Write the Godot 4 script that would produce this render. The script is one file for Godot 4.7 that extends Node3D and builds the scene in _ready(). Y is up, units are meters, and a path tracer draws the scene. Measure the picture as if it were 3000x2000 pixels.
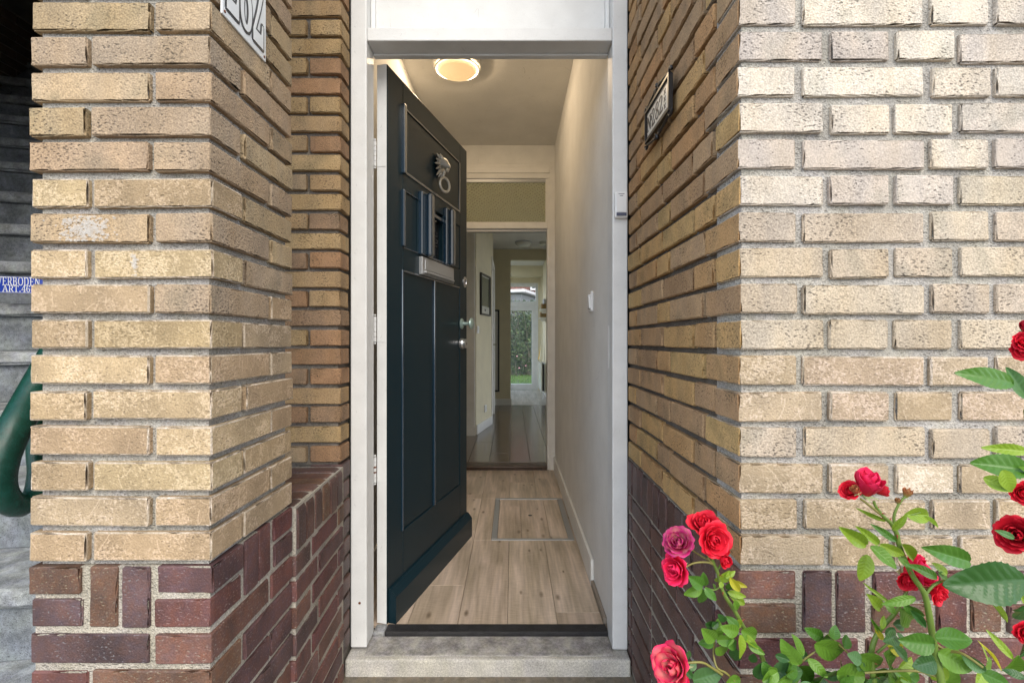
extends Node3D

const F := 1445.0      # focal length in photo pixels (3000 x 2000)
const EYE := 1.10      # camera height
var rng := RandomNumberGenerator.new()
var M := {}            # materials
var T := {}            # textures
var used := {}         # names taken, per parent
var meshes := {}       # shared brick meshes

# ------------------------------------------------------------------ helpers
func at(x: float, y: float, z: float) -> Vector3:
	return Vector3((x - 1500.0) / F * z, EYE - (y - 1000.0) / F * z, -z)

func numbered(parent: Node, called: String) -> String:
	var key := "%d/%s" % [parent.get_instance_id(), called]
	var n: int = used.get(key, 0)
	used[key] = n + 1
	return called if n == 0 else "%s_%03d" % [called, n]

func thing(called: String, label: String, category: String, where := Vector3.ZERO, group := "") -> Node3D:
	var o := Node3D.new()
	o.name = numbered(self, called)
	add_child(o)
	o.position = where
	o.set_meta("label", label)
	if category != "":
		o.set_meta("category", category)
	if group != "":
		o.set_meta("group", group)
	return o

func struct(called: String, label := "") -> Node3D:
	var o := Node3D.new()
	o.name = numbered(self, called)
	add_child(o)
	o.set_meta("kind", "structure")
	if label != "":
		o.set_meta("label", label)
	return o

func put(called: String, mesh: Mesh, mat: Material, parent: Node, tr := Transform3D.IDENTITY) -> MeshInstance3D:
	var o := MeshInstance3D.new()
	o.name = numbered(parent, called)
	o.mesh = mesh
	o.material_override = mat
	o.transform = tr
	o.cast_shadow = GeometryInstance3D.SHADOW_CASTING_SETTING_ON
	parent.add_child(o, true)
	return o

func begin() -> SurfaceTool:
	var st := SurfaceTool.new()
	st.begin(Mesh.PRIMITIVE_TRIANGLES)
	return st

func tri(st: SurfaceTool, a: Vector3, b: Vector3, c: Vector3, out: Vector3) -> void:
	var n := (b - a).cross(c - a)
	if n.length_squared() < 1e-16:
		return
	n = n.normalized()
	var flip := n.dot(out) < 0.0
	st.set_normal(-n if flip else n)
	for v in ([a, b, c] if flip else [a, c, b]):
		st.add_vertex(v)

# a triangle with its own normals, wound to suit them
func vtri(st: SurfaceTool, p: Array, n: Array, c: Array = []) -> void:
	var g: Vector3 = ((p[1] as Vector3) - p[0]).cross((p[2] as Vector3) - p[0])
	var o := [0, 2, 1] if g.dot((n[0] as Vector3) + n[1] + n[2]) > 0.0 else [0, 1, 2]
	for k in o:
		if c.size():
			st.set_color(c[k])
		st.set_normal(n[k])
		st.add_vertex(p[k])

func quad(st: SurfaceTool, a: Vector3, b: Vector3, c: Vector3, d: Vector3, out: Vector3) -> void:
	tri(st, a, b, c, out)
	tri(st, a, c, d, out)

func add_box(st: SurfaceTool, c: Vector3, s: Vector3, b := Basis.IDENTITY) -> void:
	var h := s * 0.5
	for ax in 3:
		for sg in [-1.0, 1.0]:
			var u := (ax + 1) % 3
			var v := (ax + 2) % 3
			var p := []
			for k in [[-1, -1], [1, -1], [1, 1], [-1, 1]]:
				var q := Vector3.ZERO
				q[ax] = sg * h[ax]
				q[u] = k[0] * h[u]
				q[v] = k[1] * h[v]
				p.append(c + b * q)
			var o := Vector3.ZERO
			o[ax] = sg
			quad(st, p[0], p[1], p[2], p[3], b * o)

# a box given by its x, y and depth (Z away from the camera) limits
func add_span(st: SurfaceTool, x0: float, x1: float, y0: float, y1: float, z0: float, z1: float) -> void:
	add_box(st, Vector3((x0 + x1) / 2, (y0 + y1) / 2, -(z0 + z1) / 2), Vector3(absf(x1 - x0), absf(y1 - y0), absf(z1 - z0)))

func span(called: String, mat: Material, parent: Node, x0: float, x1: float, y0: float, y1: float, z0: float, z1: float, bevel := 0.0) -> MeshInstance3D:
	var c := Vector3((x0 + x1) / 2, (y0 + y1) / 2, -(z0 + z1) / 2)
	var s := Vector3(absf(x1 - x0), absf(y1 - y0), absf(z1 - z0))
	if bevel > 0.0:
		return put(called, soft_box(s, bevel), mat, parent, Transform3D(Basis.IDENTITY, c))
	var st := begin()
	add_box(st, Vector3.ZERO, s)
	return put(called, st.commit(), mat, parent, Transform3D(Basis.IDENTITY, c))

# box with worn, rounded edges; seg = splits of the long runs, rough = depth of chips
func soft_box(s: Vector3, b: float, seg := Vector3i(1, 1, 1), rough := 0.0, sd := 0, split := 0) -> ArrayMesh:
	var key := "%.4f %.4f %.4f %.4f %s %.4f %d %d" % [s.x, s.y, s.z, b, seg, rough, sd, split]
	if meshes.has(key):
		return meshes[key]
	var st := begin()
	var other := begin()
	var h := s * 0.5
	var inner := h - Vector3(b, b, b)
	var nz := FastNoiseLite.new()
	nz.seed = sd * 7 + 3
	nz.frequency = 46.0
	nz.fractal_octaves = 2
	var lines := []
	for ax in 3:
		var l := PackedFloat32Array([-h[ax], -inner[ax]])
		for k in range(1, seg[ax]):
			l.append(lerpf(-inner[ax], inner[ax], float(k) / seg[ax]))
		l.append(inner[ax])
		l.append(h[ax])
		lines.append(l)
	for ax in 3:
		var u := (ax + 1) % 3
		var v := (ax + 2) % 3
		for sg in [-1.0, 1.0]:
			var grid := []
			for i in lines[u].size():
				var row := []
				for j in lines[v].size():
					var p := Vector3.ZERO
					p[ax] = sg * h[ax]
					p[u] = lines[u][i]
					p[v] = lines[v][j]
					var q := p.clamp(-inner, inner)
					var d := (p - q)
					var dir := d.normalized()
					var p2 := q + dir * b
					if rough > 0.0:
						var edges := int(absf(d.x) > 1e-6) + int(absf(d.y) > 1e-6) + int(absf(d.z) > 1e-6)
						var n := nz.get_noise_3dv(p + Vector3(sd * 3.1, sd * 1.7, sd * 0.9))
						if edges >= 2:
							p2 -= dir * rough * (maxf(0.0, n + 0.25) * 0.8 + pow(maxf(0.0, n + 0.10), 2.0) * 8.0)
						else:
							p2 += dir * rough * 0.10 * n
					row.append(p2)
				grid.append(row)
			var o := Vector3.ZERO
			o[ax] = sg
			for i in lines[u].size() - 1:
				for j in lines[v].size() - 1:
					var apart: bool = (split == 1 and ax == 0 and sg < 0.0) or (split == 2 and (i == 0 or j == 0 or i == lines[u].size() - 2 or j == lines[v].size() - 2))
					quad(other if apart else st, grid[i][j], grid[i + 1][j], grid[i + 1][j + 1], grid[i][j + 1], o)
	var m := st.commit()
	if split > 0:
		other.commit(m)
	meshes[key] = m
	return m

# smooth sheet from rows of points, optional colours per point
func add_sheet(st: SurfaceTool, g: Array, cols: Array = []) -> void:
	var nr := g.size()
	var nc: int = g[0].size()
	var nn := []
	for i in nr:
		var row := []
		for j in nc:
			var du: Vector3 = g[mini(i + 1, nr - 1)][j] - g[maxi(i - 1, 0)][j]
			var dv: Vector3 = g[i][mini(j + 1, nc - 1)] - g[i][maxi(j - 1, 0)]
			var n := du.cross(dv)
			row.append(n.normalized() if n.length_squared() > 1e-18 else Vector3.UP)
		nn.append(row)
	for i in nr - 1:
		for j in nc - 1:
			for k in [[[0, 0], [1, 1], [1, 0]], [[0, 0], [0, 1], [1, 1]]]:
				var p := []
				var n := []
				var c := []
				for e in k:
					p.append(g[i + e[0]][j + e[1]])
					n.append(nn[i + e[0]][j + e[1]])
					if cols.size():
						c.append(cols[i + e[0]][j + e[1]])
				vtri(st, p, n, c)

func smooth(pts: Array, n: int) -> Array:
	var c := Curve3D.new()
	for i in pts.size():
		var a: Vector3 = pts[maxi(i - 1, 0)]
		var b: Vector3 = pts[mini(i + 1, pts.size() - 1)]
		var t := (b - a) / 6.0
		c.add_point(pts[i], -t, t)
	var out := []
	for i in n + 1:
		out.append(c.sample_baked(c.get_baked_length() * i / n, true))
	return out

func add_tube(st: SurfaceTool, pts: Array, r0: float, r1: float, sides := 8, radii: Array = []) -> void:
	var side := Vector3.ZERO
	var g := []
	var n := pts.size()
	for i in n:
		var t: Vector3 = (pts[mini(i + 1, n - 1)] - pts[maxi(i - 1, 0)]).normalized()
		if side == Vector3.ZERO:
			side = t.cross(Vector3.UP if absf(t.y) < 0.9 else Vector3.RIGHT).normalized()
		side = (side - t * side.dot(t)).normalized()
		var up := t.cross(side)
		var r: float = radii[i] if radii.size() else lerpf(r0, r1, float(i) / (n - 1))
		var ring := []
		for k in sides + 1:
			var a := TAU * k / sides
			ring.append([pts[i] + (side * cos(a) + up * sin(a)) * r, side * cos(a) + up * sin(a)])
		g.append(ring)
	for i in n - 1:
		for k in sides:
			var a: Array = g[i][k]
			var b: Array = g[i][k + 1]
			var c: Array = g[i + 1][k]
			var d: Array = g[i + 1][k + 1]
			vtri(st, [a[0], d[0], c[0]], [a[1], d[1], c[1]])
			vtri(st, [a[0], b[0], d[0]], [a[1], b[1], d[1]])
	for e in [0, n - 1]:
		var out: Vector3 = (pts[0] - pts[1]) if e == 0 else (pts[n - 1] - pts[n - 2])
		for k in sides:
			tri(st, pts[e], g[e][k][0], g[e][k + 1][0], out)

func tube(called: String, pts: Array, r0: float, r1: float, mat: Material, parent: Node, sides := 8, radii: Array = []) -> MeshInstance3D:
	var st := begin()
	add_tube(st, pts, r0, r1, sides, radii)
	return put(called, st.commit(), mat, parent)

# profile: [radius, height] pairs turned about y
func lathe(profile: Array, sides := 32) -> ArrayMesh:
	var st := begin()
	var area := 0.0          # signed area tells which side of the profile is outside
	for i in profile.size() - 1:
		area += float(profile[i][0]) * profile[i + 1][1] - float(profile[i + 1][0]) * profile[i][1]
	var turnsign := 1.0 if area >= 0.0 else -1.0
	for i in profile.size() - 1:
		var a: Array = profile[i]
		var b: Array = profile[i + 1]
		var nrm := Vector2(b[1] - a[1], -(b[0] - a[0])).normalized() * turnsign
		for k in sides:
			var t0 := TAU * k / sides
			var t1 := TAU * (k + 1) / sides
			var q := []
			for tt in [t0, t1]:
				for e in [a, b]:
					q.append([Vector3(cos(tt) * e[0], e[1], sin(tt) * e[0]), Vector3(cos(tt) * nrm.x, nrm.y, sin(tt) * nrm.x)])
			vtri(st, [q[0][0], q[1][0], q[3][0]], [q[0][1], q[1][1], q[3][1]])
			vtri(st, [q[0][0], q[3][0], q[2][0]], [q[0][1], q[3][1], q[2][1]])
	return st.commit()

func extrude(poly: PackedVector2Array, depth: float) -> ArrayMesh:   # in x/y, from z = -depth/2 to depth/2
	var st := begin()
	var ids := Geometry2D.triangulate_polygon(poly)
	var h := depth / 2
	for s in [-h, h]:
		for k in range(0, ids.size(), 3):
			var p := []
			for q in 3:
				p.append(Vector3(poly[ids[k + q]].x, poly[ids[k + q]].y, s))
			tri(st, p[0], p[1], p[2], Vector3(0, 0, s))
	var area := 0.0
	for i in poly.size():
		area += poly[i].cross(poly[(i + 1) % poly.size()])
	for i in poly.size():
		var a := poly[i]
		var b := poly[(i + 1) % poly.size()]
		var o := Vector2(b.y - a.y, a.x - b.x) * signf(area)
		quad(st, Vector3(a.x, a.y, -h), Vector3(b.x, b.y, -h), Vector3(b.x, b.y, h), Vector3(a.x, a.y, h), Vector3(o.x, o.y, 0))
	return st.commit()

func words(called: String, s: String, height: float, font: String, mat: Material, parent: Node, tr: Transform3D, depth := 0.0012, bold := false, italic := false, width := 0.0) -> MeshInstance3D:
	var f := SystemFont.new()
	f.font_names = PackedStringArray([font])
	if bold:
		f.font_weight = 700
	f.font_italic = italic
	var tm := TextMesh.new()
	tm.text = s
	tm.font = f
	tm.font_size = 64
	tm.pixel_size = height / 46.0
	tm.depth = depth
	tm.curve_step = 2.0
	var o := put(called, tm, mat, parent, tr)
	if width > 0.0:
		var w := tm.get_aabb().size.x
		if w > 0.0:
			o.transform = tr * Transform3D(Basis.from_scale(Vector3(width / w, 1, 1)), Vector3.ZERO)
	return o

# ------------------------------------------------------------------ textures and materials
func noise(sd: int, freq: float, w := 1024, h := 1024, oct := 3, type := FastNoiseLite.TYPE_SIMPLEX_SMOOTH) -> PackedByteArray:
	var n := FastNoiseLite.new()
	n.seed = sd
	n.frequency = freq
	n.noise_type = type
	n.fractal_octaves = oct
	n.fractal_type = FastNoiseLite.FRACTAL_FBM if oct > 1 else FastNoiseLite.FRACTAL_NONE
	var im := n.get_seamless_image(w, h)
	im.convert(Image.FORMAT_L8)
	if w != 1024 or h != 1024:
		im.resize(1024, 1024, Image.INTERPOLATE_CUBIC)
	return im.get_data()

func scratches(count: int, len0: float, len1: float, sd: int, vertical: float) -> PackedByteArray:
	var r := RandomNumberGenerator.new()
	r.seed = sd
	var d := PackedByteArray()
	d.resize(1024 * 1024)
	for i in count:
		var p := Vector2(r.randf() * 1024, r.randf() * 1024)
		var a := r.randf() * PI if r.randf() > vertical else PI / 2 + r.randfn(0, 0.15)
		var bend := r.randfn(0, 0.012)
		var v := r.randi_range(70, 230)
		for k in int(lerpf(len0, len1, pow(r.randf(), 2.0))):
			d[(int(p.y) & 1023) * 1024 + (int(p.x) & 1023)] = v
			if v > 170:
				d[(int(p.y) & 1023) * 1024 + (int(p.x + 1) & 1023)] = v / 2
			p += Vector2(cos(a), sin(a))
			a += bend
	return d

func tex(data: PackedByteArray, format: int) -> ImageTexture:
	return ImageTexture.create_from_image(Image.create_from_data(1024, 1024, false, format, data))

func make_textures() -> void:
	var blot := noise(1, 0.006, 1024, 1024, 4)
	var streak := noise(2, 0.012, 1024, 256, 3)
	var pore := noise(3, 0.20, 512, 1024, 2)
	var grain := noise(4, 0.24, 1024, 1024, 1)
	var flake := noise(5, 0.035, 1024, 1024, 6)
	var mask := noise(6, 0.009, 1024, 1024, 2)
	var fine := noise(7, 0.11, 1024, 1024, 3)
	var scr := scratches(1500, 8, 60, 11, 0.3)
	var pit := PackedByteArray()
	var scuff := PackedByteArray()
	var clink := PackedByteArray()
	var relief := PackedByteArray()
	var mort := PackedByteArray()
	var paint := PackedByteArray()
	var stone := PackedByteArray()
	for a in [pit, scuff, clink, mort, stone, paint]:
		a.resize(1024 * 1024 * 3)
	relief.resize(1024 * 1024)
	var N := 1024 * 1024
	for i in N:
		var b := blot[i] / 255.0
		var s := streak[i] / 255.0
		var g := grain[i] / 255.0
		var p := pore[i] / 255.0
		var f := flake[i] / 255.0
		var m := mask[i] / 255.0
		var q := fine[i] / 255.0
		# pitted yellow brick: pale, blotched, with dark elongated pores
		var v := 0.86 + 0.20 * (b - 0.5) + 0.20 * (g - 0.5) + 0.12 * (s - 0.5) + 0.14 * (q - 0.5)
		var hole := clampf((p - 0.68 + 0.22 * (m - 0.5)) * 6.0, 0.0, 1.0)
		var soot := clampf((s - 0.58) * 3.0, 0.0, 1.0) * clampf((q - 0.42) * 3.0, 0.0, 1.0)
		v *= (1.0 - 0.38 * hole * clampf(-0.25 + 1.9 * m, 0.0, 1.0)) * (1.0 - 0.24 * soot)
		var dirt := clampf((b - 0.60) * 4.0, 0.0, 1.0) * 0.16
		v = clampf(v - dirt, 0.0, 1.0)
		var j := i * 3
		pit[j] = int(255 * v)
		pit[j + 1] = int(255 * v * (0.985 - 0.03 * (s - 0.5) + 0.10 * dirt))
		pit[j + 2] = int(255 * clampf(v * (0.97 - 0.09 * (s - 0.5) + 0.10 * dirt), 0, 1))
		# scuffed brick: darker body, pale rubbed flakes and scratches
		var w := 0.745 + 0.16 * (b - 0.5) + 0.12 * (g - 0.5) + 0.08 * (s - 0.5) - 0.12 * hole
		var rub := clampf((0.62 * q + 0.38 * f + 0.50 * (m - 0.5) - 0.48) * 5.0, 0.0, 1.0) * (0.20 + 0.65 * g)
		rub = maxf(rub, scr[i] / 255.0 * 0.85)
		scuff[j] = int(255 * clampf(lerpf(w, 0.98, rub), 0, 1))
		scuff[j + 1] = int(255 * clampf(lerpf(w * 0.97, 0.97, rub), 0, 1))
		scuff[j + 2] = int(255 * clampf(lerpf(w * 0.92, 0.99, rub), 0, 1))
		# hard dark red brick with pale specks
		var c := 0.72 + 0.30 * (b - 0.5) + 0.16 * (g - 0.5) + 0.16 * (s - 0.5)
		var speck := clampf((p - 0.70) * 8.0, 0.0, 1.0) * clampf(0.15 + 1.3 * m, 0.0, 1.0)
		c /= 0.72
		clink[j] = int(255 * clampf(lerpf(.53 * c * (1.0 + 0.14 * (f - 0.5)), .82, speck * .8), 0, 1))
		clink[j + 1] = int(255 * clampf(lerpf(.37 * c, .76, speck * .8), 0, 1))
		clink[j + 2] = int(255 * clampf(lerpf(.355 * c * (1.0 - 0.20 * (f - 0.5)), .75, speck * .8), 0, 1))
		relief[i] = int(255 * clampf(0.62 + 0.34 * (g - 0.5) + 0.35 * (q - 0.5) + 0.12 * (f - 0.5) - 0.5 * hole, 0, 1))
		var mo := 0.80 + 0.18 * (g - 0.5) + 0.20 * (q - 0.5) + 0.22 * (b - 0.5)
		mort[j] = int(255 * clampf(mo, 0, 1))
		mort[j + 1] = int(255 * clampf(mo * 0.99, 0, 1))
		mort[j + 2] = int(255 * clampf(mo * (0.97 + 0.06 * (s - 0.5)), 0, 1))
		var st := 0.80 + 0.34 * (b - 0.5) + 0.22 * (f - 0.5) + 0.20 * (g - 0.5) - 0.25 * clampf((q - 0.68) * 8, 0, 1)
		stone[j] = int(255 * clampf(st, 0, 1))
		stone[j + 1] = int(255 * clampf(st * (1.0 + 0.02 * (s - 0.5)), 0, 1))
		stone[j + 2] = int(255 * clampf(st * (1.0 + 0.08 * (m - 0.5)), 0, 1))
		var pa := 0.965 + 0.05 * (b - 0.5) + 0.03 * (g - 0.5) - 0.5 * clampf((scr[i] / 255.0 - 0.72) * 3, 0, 1) * clampf((m - 0.62) * 8, 0, 1) - 0.02 * clampf((f - 0.70) * 6, 0, 1)
		paint[j] = int(255 * clampf(pa, 0, 1))
		paint[j + 1] = int(255 * clampf(pa, 0, 1))
		paint[j + 2] = int(255 * clampf(pa * 0.995, 0, 1))
	T.pit = tex(pit, Image.FORMAT_RGB8)
	T.scuff = tex(scuff, Image.FORMAT_RGB8)
	T.clink = tex(clink, Image.FORMAT_RGB8)
	T.relief = tex(relief, Image.FORMAT_L8)
	T.mortar = tex(mort, Image.FORMAT_RGB8)
	T.stone = tex(stone, Image.FORMAT_RGB8)
	T.paint = tex(paint, Image.FORMAT_RGB8)
	# wood grain running along depth: fast across, slow along
	var w1 := noise(21, 0.05, 1024, 64, 4)
	var w2 := noise(22, 0.012, 1024, 128, 2)
	var saw := noise(23, 0.16, 128, 1024, 1)
	var r := RandomNumberGenerator.new()
	r.seed = 5
	var knots := PackedFloat32Array()
	knots.resize(N)
	for k in 26:
		var kx := r.randi() % 1024
		var ky := r.randi() % 1024
		var rr := r.randf_range(4, 10)
		var strong := r.randf_range(0.35, 0.9)
		for dy in range(-int(rr * 5), int(rr * 5)):
			for dx in range(-int(rr * 1.6), int(rr * 1.6)):
				var e := sqrt(pow(dx / rr, 2) + pow(dy / (rr * 2.6), 2))
				var id := ((ky + dy) & 1023) * 1024 + ((kx + dx) & 1023)
				knots[id] = maxf(knots[id], strong * clampf(1.15 - e, 0, 1))
	var wood := PackedByteArray()
	wood.resize(N * 3)
	var wbump := PackedByteArray()
	wbump.resize(N)
	for i in N:
		var v := 0.86 + 0.17 * (w1[i] / 255.0 - 0.5) + 0.20 * (w2[i] / 255.0 - 0.5) + 0.06 * (saw[i] / 255.0 - 0.5)
		var kn := knots[i] * (0.6 + 0.6 * w1[i] / 255.0)
		v *= 1.0 - 0.62 * clampf(kn, 0, 1)
		wood[i * 3] = int(255 * clampf(v, 0, 1))
		wood[i * 3 + 1] = int(255 * clampf(v * (0.99 - 0.05 * kn), 0, 1))
		wood[i * 3 + 2] = int(255 * clampf(v * (0.97 - 0.12 * kn + 0.05 * (w2[i] / 255.0 - 0.5)), 0, 1))
		wbump[i] = int(255 * clampf(0.5 + 0.5 * (w1[i] / 255.0 - 0.5) + 0.3 * (saw[i] / 255.0 - 0.5), 0, 1))
	T.wood = tex(wood, Image.FORMAT_RGB8)
	T.wood_bump = tex(wbump, Image.FORMAT_L8)
	var cell := FastNoiseLite.new()
	cell.seed = 9
	cell.noise_type = FastNoiseLite.TYPE_CELLULAR
	cell.frequency = 0.035
	cell.fractal_type = FastNoiseLite.FRACTAL_NONE
	cell.cellular_jitter = 0.55
	var ci := cell.get_seamless_image(512, 512)
	ci.convert(Image.FORMAT_L8)
	T.cells = ImageTexture.create_from_image(ci)

func mat(c: Color, rough := 0.8, texture: Texture2D = null, scale := 1.0, bump := 0.0, relief: Texture2D = null) -> StandardMaterial3D:
	var m := StandardMaterial3D.new()
	m.albedo_color = c.linear_to_srgb()
	m.roughness = rough
	if texture or relief:
		m.uv1_triplanar = true
		m.uv1_world_triplanar = true
		m.uv1_triplanar_sharpness = 6.0
		m.uv1_scale = Vector3.ONE * scale
		m.uv1_offset = Vector3(rng.randf(), rng.randf(), rng.randf())
	if texture:
		m.albedo_texture = texture
	if bump > 0.0:
		m.heightmap_enabled = true
		m.heightmap_texture = relief if relief else T.relief
		m.heightmap_scale = bump
	return m

func tone(list: Array, texture: Texture2D, rough := 0.9, bump := 0.22) -> Array:
	var out := []
	for c in list:
		out.append(mat(c, rough, texture, 1.0, bump))
	return out

func make_materials() -> void:
	var k := 1.0 / 0.70
	var tan := [Color(.38, .285, .19), Color(.40, .30, .19), Color(.36, .275, .19), Color(.43, .33, .215), Color(.38, .28, .185), Color(.34, .255, .165), Color(.36, .275, .165), Color(.41, .32, .20), Color(.37, .29, .205), Color(.39, .285, .19)]
	var tan_k := []
	var scuff_k := []
	for c in tan:
		tan_k.append(Color(c.r * k, c.g * k, c.b * k))
		scuff_k.append(Color(minf(c.r * 1.85, .95), minf(c.g * 1.90, .95), minf(c.b * 1.92, .95)))
	M.pier = tone(tan_k, T.pit)
	M.pier_low = tone(scuff_k, T.scuff)
	var pale := [Color(.54, .485, .415), Color(.58, .52, .435), Color(.48, .43, .38), Color(.56, .495, .41), Color(.50, .445, .39), Color(.50, .44, .345), Color(.60, .54, .455), Color(.46, .405, .355)]
	var pale_k := []
	for c in pale:
		pale_k.append(Color(minf(c.r * k, .97), minf(c.g * k, .97), minf(c.b * k, .97)))
	M.pale = tone(pale_k, T.pit)
	M.pale_mid = tone([Color(.68, .57, .45), Color(.64, .54, .43), Color(.70, .60, .465), Color(.60, .50, .38), Color(.65, .54, .40)], T.pit)
	M.pale_low = tone([Color(.74, .61, .46), Color(.68, .555, .40), Color(.88, .77, .63), Color(.70, .56, .43), Color(.66, .53, .37)], T.scuff)
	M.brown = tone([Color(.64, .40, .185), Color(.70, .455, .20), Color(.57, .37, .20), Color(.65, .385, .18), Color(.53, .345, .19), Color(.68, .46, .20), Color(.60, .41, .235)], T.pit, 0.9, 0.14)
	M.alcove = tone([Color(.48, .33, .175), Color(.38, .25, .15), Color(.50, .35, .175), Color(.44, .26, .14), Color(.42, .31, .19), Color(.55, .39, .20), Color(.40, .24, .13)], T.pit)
	var hard := func(list: Array) -> Array:
		var out := []
		for c in list:
			out.append(Color(minf(c.r * .62 / .243, 1.0), minf(c.g * .66 / .113, 1.0), minf(c.b * .60 / .104, 1.0)))
		return out
	M.red = tone(hard.call([Color(.185, .078, .078), Color(.21, .082, .078), Color(.16, .075, .082), Color(.22, .10, .085), Color(.18, .062, .066), Color(.20, .098, .095), Color(.21, .105, .075), Color(.15, .080, .086)]), T.clink, 0.62, 0.12)
	M.red_dark = tone(hard.call([Color(.160, .082, .080), Color(.135, .072, .072), Color(.175, .088, .082), Color(.145, .085, .085), Color(.165, .078, .070)]), T.clink, 0.55, 0.10)
	M.worn_edge = mat(Color(.78, .68, .56), 0.95, T.scuff, 1.0, 0.2)
	M.mortar = mat(Color(.56, .54, .51), 0.95, T.mortar, 1.0, 0.5)
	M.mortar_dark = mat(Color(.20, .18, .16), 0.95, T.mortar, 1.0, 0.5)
	M.mortar_pale = mat(Color(.66, .61, .53), 0.95, T.mortar, 1.0, 0.5)
	M.mortar_grey = mat(Color(.60, .56, .50), 0.95, T.mortar, 1.0, 0.4)
	M.mortar_brown = mat(Color(.30, .27, .24), 0.95, T.mortar, 1.0, 0.4)
	M.porch_brick = tone([Color(.16, .12, .08), Color(.13, .10, .07), Color(.18, .12, .08)], T.pit)  # darkened tones: the porch's shade is put into the brick colour
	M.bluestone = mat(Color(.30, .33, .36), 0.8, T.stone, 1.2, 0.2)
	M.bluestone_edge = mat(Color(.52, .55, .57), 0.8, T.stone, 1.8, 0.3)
	M.step_stone = mat(Color(.80, .79, .76), 0.85, T.mortar, 0.9, 0.12)
	M.step_worn = mat(Color(.58, .56, .54), 0.8, T.stone, 1.9, 0.25)
	M.sill_black = mat(Color(.035, .034, .038), 0.55, T.stone, 2.6, 0.25)
	M.sill_grey = mat(Color(.45, .46, .48), 0.6, T.stone, 2.0, 0.2)
	M.aggregate = mat(Color(.46, .41, .33), 0.95, T.pit, 2.4, 0.9)
	M.soil = mat(Color(.05, .035, .025), 1.0, T.mortar, 2.0, 1.5)
	M.white = mat(Color(.80, .81, .82), 0.42, T.paint, 1.3, 0.05)
	M.white_in = mat(Color(.86, .85, .82), 0.45, T.paint, 1.0, 0.04)
	M.wall = mat(Color(.85, .845, .83), 0.72, T.paint, 0.7, 0.08)
	M.wall_cream = mat(Color(.76, .69, .50), 0.75, T.paint, 0.6, 0.06)
	M.ceiling = mat(Color(.78, .765, .73), 0.85, T.paint, 0.5)
	M.caulk = mat(Color(.03, .03, .03), 0.9, T.relief, 4.0, 0.5)
	M.door = mat(Color(.006, .020, .029), 0.30, null, 1.0, 0.012, T.relief)
	M.door.uv1_scale = Vector3.ONE * 2.0
	M.door.clearcoat_enabled = true
	M.door.metallic_specular = 0.26
	M.door.clearcoat = 0.12
	M.door.clearcoat_roughness = 0.12
	M.gloss = mat(Color(.010, .030, .055), 0.12)  # bluer than the door paint: sky reflection put into the colour
	M.gloss.metallic_specular = 0.9
	M.gloss.clearcoat_enabled = true
	M.gloss.clearcoat = 1.0
	M.gloss.clearcoat_roughness = 0.12
	M.glass_dark = mat(Color(.012, .014, .016), 0.06)
	M.brass = mat(Color(.40, .36, .25), 0.35)
	M.brass.metallic = 0.8
	M.steel = mat(Color(.66, .66, .67), 0.30)
	M.steel.metallic = 0.9
	M.alu = mat(Color(.42, .43, .44), 0.42)
	M.alu.metallic = 0.55
	M.pewter = mat(Color(.60, .59, .55), 0.42, null, 3.0, 0.15, T.relief)
	M.pewter.metallic = 0.8
	M.verdigris = mat(Color(.42, .55, .52), 0.4)
	M.verdigris.metallic = 0.5
	M.iron = mat(Color(.012, .012, .014), 0.32)
	M.enamel = mat(Color(.80, .82, .84), 0.22, T.paint, 3.0)
	M.ink = mat(Color(.015, .017, .022), 0.4)
	M.enamel_cream = mat(Color(.70, .68, .62), 0.3)
	M.blue = mat(Color(.012, .045, .36), 0.25)
	M.plastic = mat(Color(.82, .82, .82), 0.35)
	M.plastic_grey = mat(Color(.10, .11, .16), 0.15)
	M.green_paint = mat(Color(.009, .095, .072), 0.22, T.scuff, 3.0, 0.10, T.relief)
	M.rust = mat(Color(.25, .08, .03), 0.9, T.mortar, 4.0)
	M.frame_black = mat(Color(.010, .010, .010), 0.4)
	M.print = mat(Color(.11, .12, .075), 0.2, T.paint, 0.8)
	M.paper = mat(Color(.62, .61, .54), 0.3)
	M.oak = []
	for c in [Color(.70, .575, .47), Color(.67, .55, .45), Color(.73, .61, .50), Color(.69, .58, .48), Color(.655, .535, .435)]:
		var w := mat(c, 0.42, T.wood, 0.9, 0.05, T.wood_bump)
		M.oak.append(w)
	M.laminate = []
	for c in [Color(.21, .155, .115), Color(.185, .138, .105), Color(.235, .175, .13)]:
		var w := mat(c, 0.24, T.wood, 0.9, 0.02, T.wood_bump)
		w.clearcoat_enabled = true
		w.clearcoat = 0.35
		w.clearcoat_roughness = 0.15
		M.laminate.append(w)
	M.kitchen_floor = mat(Color(.62, .57, .50), 0.28, T.wood, 0.8, 0.03, T.wood_bump)
	M.dark_wood = mat(Color(.10, .055, .03), 0.35, T.wood, 1.5)
	M.bare_wood = mat(Color(.36, .31, .26), 0.8, T.wood, 2.0)
	M.pine = mat(Color(.42, .28, .12), 0.6, T.wood, 2.0)
	M.pane = StandardMaterial3D.new()
	M.pane.transparency = BaseMaterial3D.TRANSPARENCY_ALPHA
	M.pane.albedo_color = Color(0.95, 1, 0.98, 0.06)
	M.pane.roughness = 0.02
	M.pane.metallic_specular = 0.12
	M.figured = mat(Color(.80, .80, .58), 0.04)
	M.figured.albedo_color.a = 0.18
	M.figured.refraction_enabled = true
	M.figured.refraction_scale = 0.05
	M.lamp = mat(Color(.85, .80, .70), 0.25)
	M.lamp.emission_enabled = true
	M.lamp.emission = Color(1.0, 0.80, 0.52)
	M.lamp.emission_energy_multiplier = 0.19
	M.lamp_off = mat(Color(.62, .62, .55), 0.2)
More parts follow.
